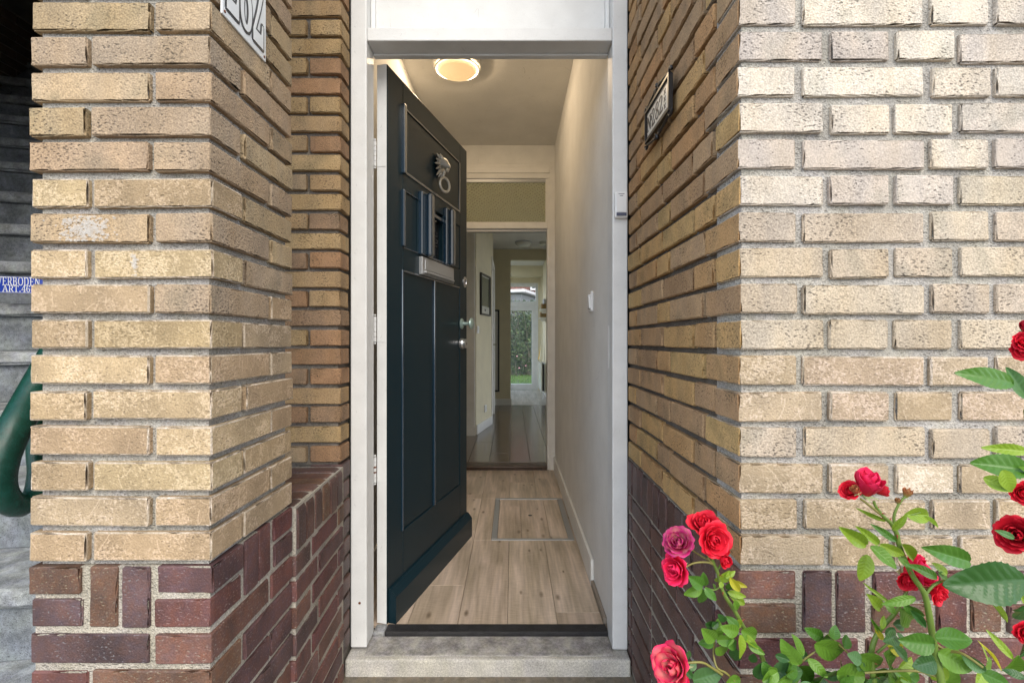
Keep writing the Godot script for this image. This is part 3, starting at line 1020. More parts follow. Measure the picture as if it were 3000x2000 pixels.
# ------------------------------------------------------------------ outside stair on the left
func build_stair() -> void:
	var nos := [[-5, .88], [-4, 1.06], [-3, 1.27], [-2, 1.50], [-1, 1.72], [0, 1.925], [1, 2.083], [2, 2.214], [3, 2.345], [4, 2.50], [5, 2.63], [6, 2.81], [7, 2.96], [8, 3.12], [9, 3.28], [10, 3.44]]
	var s := thing("stone_stair", "steep winding blue grey stone stair seen past the left edge of the pier", "stair", Vector3(-2.0, 0, -2.0))
	var off := Transform3D(Basis.IDENTITY, Vector3(2.0, 0, 2.0))
	for q in nos:
		var k: int = q[0]
		var zc: float = q[1]
		var y := EYE - .04 + .2 * k
		var pivot := Vector3(-1450.0 / F * zc, 0, -zc)
		var turn := Transform3D(Basis(Vector3.UP, .26 if k > -2 else .15), pivot)
		# local x across, local -z up the stair
		var xr := .34 + .22 * clampf(k - 1.0, 0.0, 9.0) * .35
		var xl := -1.05
		var t := soft_box(Vector3(xr - xl, .052, .36), .012, Vector3i(6, 1, 1), .006, k + 9)
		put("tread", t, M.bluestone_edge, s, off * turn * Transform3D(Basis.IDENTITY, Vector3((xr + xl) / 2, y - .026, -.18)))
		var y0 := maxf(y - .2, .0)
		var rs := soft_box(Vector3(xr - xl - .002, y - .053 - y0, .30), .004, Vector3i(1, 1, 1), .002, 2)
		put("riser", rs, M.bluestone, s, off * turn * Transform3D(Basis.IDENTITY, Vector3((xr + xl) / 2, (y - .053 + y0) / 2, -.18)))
		if k == 3:
			pass
	# string stone climbing along the wall
	var w := thing("porch_wall", "brick wall coloured dark for porch shade, with sloping stone string beside the outside stair", "wall", Vector3(-3.4, 0, -4.0))
	var o2 := Transform3D(Basis.IDENTITY, Vector3(3.4, 0, 4.0))
	for c in [span("mortar", M.mortar_brown, w, -3.6, -3.408, 0, 3.35, 1.0, 6.2)]:
		c.transform = o2 * c.transform
	for i in 13:
		for n in 4:
			var z := 2.95 + n * .22 + (.11 if i % 2 else 0.0)
			brick(w, M.porch_brick, -3.5, -3.40, 2.53 + i * PITCH, 2.53 + i * PITCH + BH, z, z + .21, .002, "brick", o2)
	var st := begin()
	add_tube(st, [Vector3(-3.38, 2.42, -3.0), Vector3(-3.38, 3.42, -3.85)], .04, .04, 4)
	put("string_stone", st.commit(), M.bluestone, w, o2)
	var pr := struct("porch_shell")  # ceiling, front beam and front wall added out of view to darken the stair
	span("ceiling", M.mortar_dark, pr, -3.6, -1.0, 3.351, 3.5, 1.0, 6.2)
	span("back_wall", M.mortar_dark, pr, -3.6, -1.0, 0, 3.35, 6.201, 6.35)
	span("side_wall", M.mortar_brown, pr, -1.15, -1.051, 0, 3.35, 1.62, 6.2)
	span("shading_beam", M.mortar_brown, pr, -3.6, -.86, 2.75, 4.6, .93, 1.15)
	span("shading_wall", M.mortar_brown, pr, -3.6, -2.25, 0, 2.7495, .93, 1.15)
	# blue enamel notice on a riser
	var zc := 2.083 - .03
	var sg := thing("enamel_notice", "small blue enamel prohibition notice with white serif lettering on the stair riser", "sign", Vector3(-1450.0 / F * zc + .026, EYE + .232, -zc + .030))
	sg.basis = Basis(Vector3.UP, .26)
	put("plate", soft_box(Vector3(.312, .068, .004), .001), M.blue, sg, Transform3D(Basis.IDENTITY, Vector3(.0775, .0, 0)))
	words("lettering", "VERBODEN TOEGANG", .034, "Droid Serif", M.enamel, sg, Transform3D(Basis.IDENTITY, Vector3(.0775, .0135, .0025)), .001, false, false, .285)
	words("lettering", "ART.461. W.v.STR.", .027, "Droid Serif", M.enamel, sg, Transform3D(Basis.IDENTITY, Vector3(.0775, -.0165, .0025)), .001, false, false, .245)
	var edge := begin()
	for k in [-1.0, 1.0]:
		add_box(edge, Vector3(.0775, k * .0315, .0023), Vector3(.306, .0012, .0006))
		add_box(edge, Vector3(.0775 + k * .1525, 0, .0023), Vector3(.0012, .0635, .0006))
	put("border", edge.commit(), M.enamel, sg)
	# green handrail that ends in a loop
	var h := thing("green_handrail", "thick glossy green handrail curling back at its end beside the pier", "handrail", at(30, 1400, 1.2))
	var o3 := Transform3D(Basis.IDENTITY, -h.position)
	var c := smooth([at(225, 915, 1.52), at(133, 1085, 1.40), at(85, 1172, 1.34), at(38, 1262, 1.28), at(2, 1345, 1.25), at(-4, 1415, 1.25), at(18, 1464, 1.27), at(60, 1482, 1.31), at(98, 1452, 1.35), at(108, 1390, 1.38), at(104, 1320, 1.41), at(102, 1240, 1.44)], 48)
	var radii := []
	for k in 49:
		radii.append(.037 if k < 26 else lerpf(.037, .022, clampf((k - 26) / 14.0, 0, 1)))
	var tb := tube("rail", c, .04, .03, M.green_paint, h, 20, radii)
	tb.transform = o3
	var post := tube("post", [at(102, 1250, 1.44), at(104, 1225, 1.455), at(107, 1195, 1.47)], .030, .030, M.green_paint, h, 16)
	post.transform = o3

# ------------------------------------------------------------------ inside
func planks(parent: Node, list: Array, x0: float, x1: float, w: float, z0: float, z1: float, top: float, first: float, lens: float, gap := .0013) -> void:
	var x := first
	var n := 0
	while x < x1:
		var a := maxf(x, x0)
		var b := minf(x + w, x1)
		if b - a > .01:
			var z := z0 - fmod(n * 0.37 * lens + .2, lens)
			while z < z1:
				var p := maxf(z, z0)
				var q := minf(z + lens, z1)
				if q - p > .02:
					var s := Vector3(b - a - gap, .012, q - p - gap)
					put("plank", soft_box(s, .0012), pick(list), parent, Transform3D(Basis.IDENTITY, Vector3((a + b) / 2, top - .006, -(p + q) / 2)))
				z += lens
		x += w
		n += 1

func build_hall() -> void:
	var fl := struct("hall_floor")
	span("subfloor", M.ink, fl, -.62, .46, -.02, .0565, 1.801, 3.98)
	# planks in front of, beside and behind the floor hatch
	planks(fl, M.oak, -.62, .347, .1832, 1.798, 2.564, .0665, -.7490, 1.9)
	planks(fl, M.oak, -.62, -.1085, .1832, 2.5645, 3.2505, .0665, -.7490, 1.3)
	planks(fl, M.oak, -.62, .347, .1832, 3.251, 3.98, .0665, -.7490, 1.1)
	planks(fl, M.oak, .3265, .347, .1832, 2.5645, 3.2505, .0665, .3265, 1.3)
	var hatch := thing("floor_hatch", "floor hatch of wood planks in a metal rim in the hall floor", "floor hatch", Vector3(.108, .06, -2.907))
	var oh := Transform3D(Basis.IDENTITY, -hatch.position)
	for q in [[-.108, .326, 2.565, 2.585], [-.108, .326, 3.225, 3.2505], [-.108, -.078, 2.5852, 3.2248], [.296, .326, 2.5852, 3.2248]]:
		var r := span("rim", M.alu, hatch, q[0], q[1], .058, .0695, q[2], q[3], .002)
		r.transform = oh * r.transform
	for q in [[-.077, .050], [.0512, .2015], [.2027, .295]]:
		var r := span("plank", pick(M.oak), hatch, q[0], q[1], .056, .067, 2.586, 3.224, .0012)
		r.transform = oh * r.transform
	put("finger_hole", lathe([[0, 0], [.011, 0], [.012, .001], [.009, .0015], [0, .0012]], 16), M.ink, hatch, oh * Transform3D(Basis.IDENTITY, Vector3(.108, .0668, -2.93)))

	var rw := struct("hall_wall_right")
	span("plaster", M.wall, rw, .347, .46, .0, 2.75, 1.764, 3.98)
	span("skirting", M.white_in, rw, .333, .3465, .067, .178, 2.085, 3.975, .003)
	span("bare_batten", M.bare_wood, rw, .334, .3465, .067, .092, 1.80, 2.083)
	var lw := struct("hall_wall_left")
	span("plaster", M.wall, lw, -.73, -.62, .0, 2.75, 1.764, 3.98)
	span("skirting", M.white_in, lw, -.6195, -.606, .067, .178, 1.80, 3.975, .003)
	var ce := struct("hall_ceiling")
	span("plaster", M.ceiling, ce, -.73, .46, 2.686, 2.80, 1.762, 4.0895)

	# glazed partition at the end of the hall
	var p := thing("glazed_partition", "cream wooden partition with figured glass transom at the end of the hall", "partition", Vector3(-.1, .06, -4.0))
	var o := Transform3D(Basis.IDENTITY, -p.position)
	var q := []
	q.append(span("header_board", M.white_in, p, -.62, .347, 2.535, 2.6855, 3.985, 4.09))
	q.append(span("head_rail", M.white_in, p, -.62, .347, 2.415, 2.534, 3.975, 4.09, .004))
	q.append(span("stile", M.white_in, p, .284, .347, .0615, 2.4145, 3.975, 4.09, .004))
	q.append(span("architrave", M.white_in, p, .304, .3465, .20, 2.45, 3.964, 3.9745, .003))
	q.append(span("architrave", M.white_in, p, -.62, .3035, 2.455, 2.50, 3.964, 3.9745, .003))
	q.append(span("plinth_block", M.white_in, p, .298, .3465, .067, .198, 3.958, 3.9742, .003))
	q.append(span("transom_rail", M.white_in, p, -.62, .2835, 2.010, 2.064, 3.975, 4.09, .004))
	q.append(span("door_stop", M.alu, p, -.62, .2835, 1.990, 2.0095, 3.995, 4.05))
	q.append(span("bead", M.alu, p, -.62, .2715, 2.390, 2.4145, 3.99, 4.005))
	q.append(span("bead", M.white_in, p, .272, .2835, 2.0645, 2.4145, 3.985, 4.02))
	var gl := begin()
	var rows := []
	for i in 66:
		var row := []
		for j in 150:
			var x := -.60 + .8710 * j / 149.0
			var y := 2.0645 + .325 * i / 65.0
			var edge := 0.0 if i == 0 or j == 0 or i == 65 or j == 149 else 1.0
			row.append(Vector3(x, y, -4.006 + edge * .0038 * sin(x * 165.0 + 1.4 * sin(y * 40.0)) * sin(y * 230.0 + 1.2 * sin(x * 31.0))))
		rows.append(row)
	add_sheet(gl, rows)
	for e in [[0, 0, 0, 149], [65, 0, 65, 149], [0, 0, 65, 0], [0, 149, 65, 149]]:
		var ea: Vector3 = rows[e[0]][e[1]]
		var eb: Vector3 = rows[e[2]][e[3]]
		var bk := Vector3(0, 0, -.010)
		quad(gl, ea, eb, eb + bk, ea + bk, (ea + eb) * .5 - Vector3(-.16, 2.227, -4.01))
	var ca := Vector3(-.60, 2.0645, -4.016)
	quad(gl, ca, ca + Vector3(.871, 0, 0), ca + Vector3(.871, .325, 0), ca + Vector3(0, .325, 0), Vector3(0, 0, -1))
	q.append(put("figured_pane", gl.commit(), M.figured, p))
	q.append(span("panel", M.white_in, p, -.62, -.601, 2.0645, 2.4145, 3.99, 4.05))
	q.append(span("stile", M.white_in, p, -.62, -.56, .0615, 2.009, 3.977, 4.09, .004))
	for m in q:
		m.transform = o * m.transform
	var th := thing("wooden_threshold", "dark varnished wooden threshold below the glazed partition", "threshold", Vector3(-.14, .05, -3.99))
	put("board", soft_box(Vector3(.844, .046, .12), .006), M.dark_wood, th, Transform3D(Basis.IDENTITY, Vector3(0, .028, -.03)))
	put("nosing", soft_box(Vector3(.844, .014, .02), .004), M.dark_wood, th, Transform3D(Basis.IDENTITY, Vector3(0, .044, .040)))

	# lit ceiling lamp
	var l := thing("ceiling_lamp", "lit round cream glass lamp on the hall ceiling above the open door", "lamp", Vector3(-.313, 2.686, -2.81))
	put("rim", lathe([[0, 0], [.134, 0], [.136, -.012], [.133, -.024], [.124, -.026], [.122, -.018]], 48), M.white_in, l)
	put("shade", lathe([[.1235, -.018], [.118, -.036], [.100, -.052], [.070, -.064], [.035, -.071], [0, -.073]], 48), M.lamp, l)
	put("ring", lathe([[.1245, -.030], [.128, -.034], [.126, -.040], [.120, -.040]], 48), M.white_in, l)
	var li := OmniLight3D.new()
	li.name = "lamp_light"
	li.light_color = Color(1.0, 0.88, 0.72)
	li.light_energy = 0.085
	li.light_size = 0.02
	li.omni_range = 8
	li.omni_attenuation = 2
	li.shadow_enabled = true
	add_child(li)
	li.position = Vector3(-.285, 2.646, -2.79)

	var sw := thing("hall_light_switch", "white rocker light switch on the white hall wall", "light switch", Vector3(.3468, 1.272, -2.143))
	put("plate", soft_box(Vector3(.010, .084, .080), .003), M.plastic, sw, Transform3D(Basis.IDENTITY, Vector3(-.005, 0, 0)))
	put("rocker", soft_box(Vector3(.010, .060, .058), .004), M.plastic, sw, Transform3D(Basis(Vector3.BACK, .06), Vector3(-.013, 0, 0)))

func build_corridor() -> void:
	var fl := struct("corridor_floor")
	span("subfloor", M.ink, fl, -1.3, .62, -.02, .0885, 4.095, 7.745)
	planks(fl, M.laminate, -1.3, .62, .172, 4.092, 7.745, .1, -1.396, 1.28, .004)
	var w := struct("corridor_walls")
	span("plaster", M.wall_cream, w, .62, .75, 0, 2.7, 3.99, 4.60)
	span("plaster", M.wall_cream, w, .62, .75, 0, 2.7, 7.20, 10.19)
	# unseen room added off the corridor, open on two sides to bring daylight in
	span("plaster", M.wall_cream, w, .751, 4.2, 0, 2.7, 4.3, 4.45)
	span("plaster", M.wall_cream, w, .751, 2.3, 0, 2.7, 7.45, 7.6)
	span("plaster", M.wall_cream, w, 2.3005, 4.2, 0, .25, 7.45, 7.6)
	span("plaster", M.wall_cream, w, 2.3005, 4.2, 2.45, 2.7, 7.45, 7.6)
	span("plaster", M.wall_cream, w, 4.0, 4.2, 0, .25, 4.451, 7.449)
	span("plaster", M.wall_cream, w, 4.0, 4.2, 2.45, 2.7, 4.451, 7.449)
	span("ceiling", M.ceiling, w, .621, 4.2, 2.7005, 2.8, 4.3, 7.6)
	span("floor", M.kitchen_floor, w, .621, 4.0, 0, .098, 4.451, 7.449)
	span("plaster", M.wall_cream, w, -1.42, -1.3, 0, 2.7, 3.98, 7.82)
	span("plaster", M.wall_cream, w, -1.3, -.021, .0, 2.6, 7.75, 7.84)
	span("plaster", M.wall_cream, w, -.0205, .62, 2.379, 2.6, 7.75, 7.84)
	span("plaster", M.wall_cream, w, -1.3, -.6205, 0, 2.7, 3.98, 4.09)
	span("plaster", M.wall_cream, w, .3475, .62, 0, 2.7, 3.981, 4.09)
	span("skirting", M.white_in, w, -.9, -.0205, .1, .20, 7.737, 7.7495, .003)
	span("skirting", M.white_in, w, .607, .6195, .1, .20, 4.12, 10.1, .003)
	span("skirting", M.white_in, w, -.0203, -.006, .1, .20, 7.737, 7.842, .003)
	# slanted stretch of wall with a white corner board
	var a := Vector3(-.385, 0, -5.30)
	var b := Vector3(-.250, 0, -5.97)
	var dir := (b - a).normalized()
	var nrm := Vector3(-dir.z, 0, dir.x)      # towards the right
	var bs := Basis(dir, Vector3.UP, nrm)
	var st := begin()
	add_box(st, Vector3((b - a).length() / 2, 1.3, -.06), Vector3((b - a).length(), 2.6, .12))
	put("plaster", st.commit(), M.wall_cream, w, Transform3D(bs, a))
	var sk := soft_box(Vector3((b - a).length() - .004, .1, .014), .003)
	put("skirting", sk, M.white_in, w, Transform3D(bs, a) * Transform3D(Basis.IDENTITY, Vector3((b - a).length() / 2, .15, .0075)))
	span("corner_board", M.white_in, w, -.50, -.395, .1, 2.545, 5.24, 5.29, .003)
	span("corner_block", M.white_in, w, -.52, -.387, .1, .20, 5.225, 5.239, .003)
	span("plaster", M.wall_cream, w, -1.3, -.50, 0, 2.6, 5.25, 5.33)
	# wall with the side door, running back
	span("plaster", M.wall_cream, w, -.36, -.262, 2.14, 2.6, 5.98, 6.87)
	span("plaster", M.wall_cream, w, -.36, -.27, 0, 2.6, 6.871, 6.93)
	var ce := struct("corridor_ceiling")
	span("plaster", M.ceiling, ce, -1.3, .62, 2.545, 2.66, 4.0905, 7.7495)

	var d := thing("side_door", "narrow white side door with brass handle in the left corridor wall", "door", Vector3(-.26, .1, -6.42))
	var o := Transform3D(Basis.IDENTITY, -d.position)
	var q := []
	q.append(span("frame", M.white_in, d, -.275, -.238, .1, 2.075, 5.975, 6.035, .004))
	q.append(span("frame", M.white_in, d, -.275, -.238, .1, 2.075, 6.80, 6.868, .004))
	q.append(span("frame", M.white_in, d, -.275, -.238, 2.0755, 2.135, 5.975, 6.868, .004))
	q.append(span("leaf", M.white_in, d, -.30, -.262, .105, 2.073, 6.037, 6.798, .003))
	for m in q:
		m.transform = o * m.transform
	var hd := begin()
	add_tube(hd, [Vector3(-.262, 1.06, -6.70), Vector3(-.215, 1.06, -6.70), Vector3(-.212, 1.06, -6.60)], .008, .008, 8)
	put("handle", hd.commit(), M.brass, d, o)
	var lp := begin()
	add_box(lp, Vector3(-.2600, 1.02, -6.70), Vector3(.006, .22, .035))
	put("lock_plate", lp.commit(), M.steel, d, o)

	# framed print and fittings on the slanted wall
	var loc := func(z: float) -> Vector3: return a + dir * ((z - 5.30) / -dir.z)
	var pf := thing("framed_print", "black framed olive green print with white caption on the slanted corridor wall", "picture", (loc.call(5.65) as Vector3) + Vector3(0, 1.63, 0))
	pf.basis = bs
	var fr := begin()
	for s in [-1.0, 1.0]:
		add_box(fr, Vector3(s * .205, 0, .012), Vector3(.018, .466, .022))
		add_box(fr, Vector3(0, s * .224, .012), Vector3(.392, .018, .022))
	put("frame", fr.commit(), M.frame_black, pf)
	put("print", soft_box(Vector3(.392, .430, .004), .001), M.paper, pf, Transform3D(Basis.IDENTITY, Vector3(0, 0, .005)))
	put("image", soft_box(Vector3(.350, .330, .002), .0005), M.print, pf, Transform3D(Basis.IDENTITY, Vector3(0, .035, .0085)))
	words("caption", "1908", .022, "Droid Serif", M.ink, pf, Transform3D(Basis.IDENTITY, Vector3(0, -.172, .0082)), .001)
	for k in 1:
		var ls := thing("corridor_light_switch", "small white light switch on the slanted corridor wall", "light switch", (loc.call(5.345) as Vector3) + Vector3(0, 1.228, 0))
		ls.basis = bs
		put("plate", soft_box(Vector3(.080, .080, .010), .003), M.plastic, ls, Transform3D(Basis.IDENTITY, Vector3(0, 0, .006)))
		put("rocker", soft_box(Vector3(.05, .05, .008), .003), M.plastic, ls, Transform3D(Basis(Vector3.RIGHT, .07), Vector3(0, 0, .012)))
		var so := thing("wall_socket", "white wall socket low on the slanted corridor wall", "socket", (loc.call(5.66) as Vector3) + Vector3(0, .332, 0))
		so.basis = bs
		put("plate", soft_box(Vector3(.080, .080, .012), .003), M.plastic, so, Transform3D(Basis.IDENTITY, Vector3(0, 0, .007)))
		put("cup", lathe([[.026, .002], [.024, -.002], [0, -.003]], 20), M.plastic, so, Transform3D(Basis(Vector3.RIGHT, PI / 2), Vector3(0, 0, .014)))
	# tall frame leaning at the end wall
	var tf := thing("tall_framed_panel", "tall black framed panel hanging on the end wall of the corridor", "picture", Vector3(-.46, .955, -7.7355))
	var f2 := begin()
	for s in [-1.0, 1.0]:
		add_box(f2, Vector3(s * .25, 0, 0), Vector3(.026, 1.285, .022))
		add_box(f2, Vector3(0, s * .63, 0), Vector3(.474, .026, .022))
	put("frame", f2.commit(), M.frame_black, tf)
	put("panel", soft_box(Vector3(.474, 1.234, .006), .001), M.paper, tf)

	var l := thing("corridor_ceiling_lamp", "unlit round glass lamp on the corridor ceiling", "lamp", Vector3(.165, 2.545, -7.15))
	put("base", lathe([[0, 0], [.122, 0], [.122, -.018], [.112, -.024]], 40), M.alu, l)
	put("shade", lathe([[.118, -.020], [.110, -.040], [.088, -.060], [.05, -.072], [0, -.076]], 40), M.lamp_off, l)
	var sd := thing("smoke_alarm", "round white smoke alarm on the corridor ceiling beside the lamp", "smoke alarm", Vector3(.468, 2.545, -7.15))
	put("base", lathe([[0, 0], [.070, 0], [.070, -.014], [.058, -.016]], 32), M.lamp_off, sd)
	put("cover", lathe([[.058, -.018], [.064, -.022], [.064, -.036], [.052, -.046], [0, -.047]], 32), M.lamp_off, sd)

func build_kitchen() -> void:
	var fl := struct("kitchen_floor")
	span("subfloor", M.ink, fl, -3.2, .62, -.02, .0885, 7.746, 10.19)
	planks(fl, [M.kitchen_floor], -1.2, .62, .20, 7.747, 10.19, .101, -1.35, 1.2, .002)
	span("plank", M.kitchen_floor, fl, -3.2, -1.202, .089, .101, 7.85, 10.19)
	var w := struct("kitchen_walls")
	span("plaster", M.wall_cream, w, -3.3, -3.2, 0, .5, 7.75, 10.3)  # unseen left side opened between these two strips to add daylight
	span("plaster", M.wall_cream, w, -3.3, -3.2, 2.3, 2.8, 7.75, 10.3)
	span("plaster", M.wall_cream, w, -3.2, -1.301, 0, 2.8, 7.751, 7.84)
	span("plaster", M.wall_cream, w, .541, .62, 0, 2.412, 10.16, 10.30)
	span("plaster", M.wall_cream, w, -3.2, .541, 2.309, 2.412, 10.19, 10.30)
	span("beam", M.wall_cream, w, -3.2, .62, 2.4125, 2.624, 9.92, 10.30)
	span("plaster", M.wall_cream, w, -3.2, -.471, 0, .42, 10.19, 10.30)
	span("plaster", M.wall_cream, w, -.62, -.471, .4205, 2.3085, 10.19, 10.30)
	span("pier", M.wall_cream, w, .594, .6195, 0, 2.412, 10.0, 10.159)
	var ce := struct("kitchen_ceiling")  # the large gap is an added, unseen rooflight to brighten the kitchen
	span("plaster", M.ceiling, ce, -.30, .62, 2.6245, 2.76, 7.75, 10.30)
	span("plaster", M.ceiling, ce, -3.2, -.3005, 2.6245, 2.76, 9.75, 10.30)
	span("plaster", M.ceiling, ce, -3.2, -.3005, 2.6245, 2.76, 7.75, 8.05)
	span("plaster", M.ceiling, ce, -3.2, -2.7, 2.6245, 2.76, 8.0505, 9.7495)
	# glazed garden door with its top light
	var g := thing("garden_door", "white glazed garden door with transom window at the far end of the house", "door", Vector3(.035, .1, -10.24))
	var o := Transform3D(Basis.IDENTITY, -g.position)
	var q := []
	for r in [["frame", -.470, -.42, .101, 2.309], ["frame", .488, .540, .101, 2.309], ["frame", -.4195, .4875, 2.235, 2.309], ["frame", -.4195, .4875, 1.824, 1.927], ["leaf_stile", -.417, -.34, .145, 1.822], ["leaf_stile", .411, .486, .145, 1.822], ["leaf_rail", -.3395, .4105, 1.738, 1.822], ["leaf_rail", -.3395, .4105, .145, .223], ["sill", -.4195, .4875, .101, .143]]:
		q.append(span(r[0], M.white, g, r[1], r[2], r[3], r[4], 10.195 if r[0] != "leaf_stile" and r[0] != "leaf_rail" else 10.205, 10.28, .004))
	q.append(span("pane", M.pane, g, -.3395, .4105, .2235, 1.7375, 10.238, 10.244))
	q.append(span("transom_pane", M.pane, g, -.4195, .4875, 1.9275, 2.2345, 10.238, 10.244))
	for m in q:
		m.transform = o * m.transform
	var kw := thing("added_kitchen_window", "wide white framed kitchen window added out of view beside the garden door for daylight", "window", Vector3(-1.9, .42, -10.24))  # added out of view to let more daylight in
	var o2 := Transform3D(Basis.IDENTITY, -kw.position)
	var q2 := []
	for r in [[-3.2, -3.14, .4205, 2.3085], [-.68, -.6205, .4205, 2.3085], [-3.139, -.681, 2.25, 2.3085], [-3.139, -.681, .4205, .48], [-1.94, -1.88, .4805, 2.2495]]:
		q2.append(span("frame", M.white, kw, r[0], r[1], r[2], r[3], 10.20, 10.28))
	for r in [[-3.139, -1.941], [-1.879, -.681]]:
		q2.append(span("pane", M.pane, kw, r[0], r[1], .4805, 2.2495, 10.238, 10.244))
	for m in q2:
		m.transform = o2 * m.transform
	# shelves, boxes, radiator and towel on the right kitchen wall
	for k in 2:
		var y: float = [1.66, 1.53][k] - .003
		var zc: float = [8.55, 8.85][k]
		var sh := thing("wall_shelf", ["short white wall shelf under the upper wooden box in the kitchen", "short white wall shelf under the lower wooden box in the kitchen"][k], "shelf", Vector3(.55, y, -zc), "kitchen wall shelves")
		put("board", soft_box(Vector3(.138, .018, .36), .003), M.white_in, sh, Transform3D(Basis.IDENTITY, Vector3(0, -.010, 0)))
		put("bracket", soft_box(Vector3(.10, .05, .02), .003), M.white_in, sh, Transform3D(Basis.IDENTITY, Vector3(.018, -.046, 0)))
		var bx := thing("wooden_box", ["small wooden box on the upper kitchen wall shelf", "small wooden box on the lower kitchen wall shelf"][k], "box", Vector3(.555, y, -zc + .04), "boxes on the kitchen shelves")
		put("front", soft_box(Vector3(.11, .085, .012), .002), M.pine, bx, Transform3D(Basis.IDENTITY, Vector3(0, .043, .10)))
		put("front", soft_box(Vector3(.11, .085, .012), .002), M.pine, bx, Transform3D(Basis.IDENTITY, Vector3(0, .043, -.10)))
		put("side", soft_box(Vector3(.012, .085, .187), .002), M.pine, bx, Transform3D(Basis.IDENTITY, Vector3(-.049, .043, 0)))
		put("side", soft_box(Vector3(.012, .085, .187), .002), M.pine, bx, Transform3D(Basis.IDENTITY, Vector3(.049, .043, 0)))
		put("base", soft_box(Vector3(.085, .01, .187), .002), M.pine, bx, Transform3D(Basis.IDENTITY, Vector3(0, .006, 0)))
		var tin := thing("tin_can", ["dark metal tin standing in the upper wooden box", "dark metal tin standing in the lower wooden box"][k], "tin", Vector3(.565, y + .012, -zc + .09), "tins in the kitchen boxes")
		put("body", lathe([[0, 0], [.037, 0], [.037, [.155, .125][k]], [.034, [.158, .128][k]], [0, [.156, .126][k]]], 24), M.alu if k == 0 else M.frame_black, tin)
	var ra := thing("radiator", "white double panel radiator on the right kitchen wall", "radiator", Vector3(.555, .2, -9.1))
	for x in [-.035, .022]:
		put("panel", soft_box(Vector3(.018, .52, 1.0), .005), M.lamp_off, ra, Transform3D(Basis.IDENTITY, Vector3(x, .26, 0)))
	var fin := begin()
	for k in 24:
		add_box(fin, Vector3(-.0065, .26, -.47 + k * .0409), Vector3(.038, .46, .003))
	put("fins", fin.commit(), M.frame_black, ra)
	var pipe := begin()
	add_tube(pipe, [Vector3(-.006, .02, .49), Vector3(-.006, -.098, .49)], .009, .009, 10)
	add_tube(pipe, [Vector3(-.006, -.099, .49), Vector3(-.006, -.090, .49)], .024, .024, 14)
	put("pipe", pipe.commit(), M.steel, ra)
	var tw := thing("towel", "yellow and cream towel hanging above the kitchen radiator", "towel", Vector3(.545, .75, -9.5))
	var g2 := []
	for i in 9:
		var row := []
		for j in 9:
			var t := i / 8.0
			var s := j / 8.0 - .5
			row.append(Vector3(.03 + .015 * sin(s * 14.0) * t - .05 * t, .36 - .36 * t, s * (.05 + .22 * t)))
		g2.append(row)
	var ts := begin()
	add_sheet(ts, g2)
	put("cloth", ts.commit(), M.towel, tw)
	var ts2 := begin()
	var g3 := []
	for row in g2:
		var r2 := []
		for j in range(0, 5):
			r2.append((row[j] as Vector3) + Vector3(-.006, 0, .004))
		g3.append(r2)
	add_sheet(ts2, g3.slice(3))
	put("yellow_stripe", ts2.commit(), M.towel_yellow, tw)

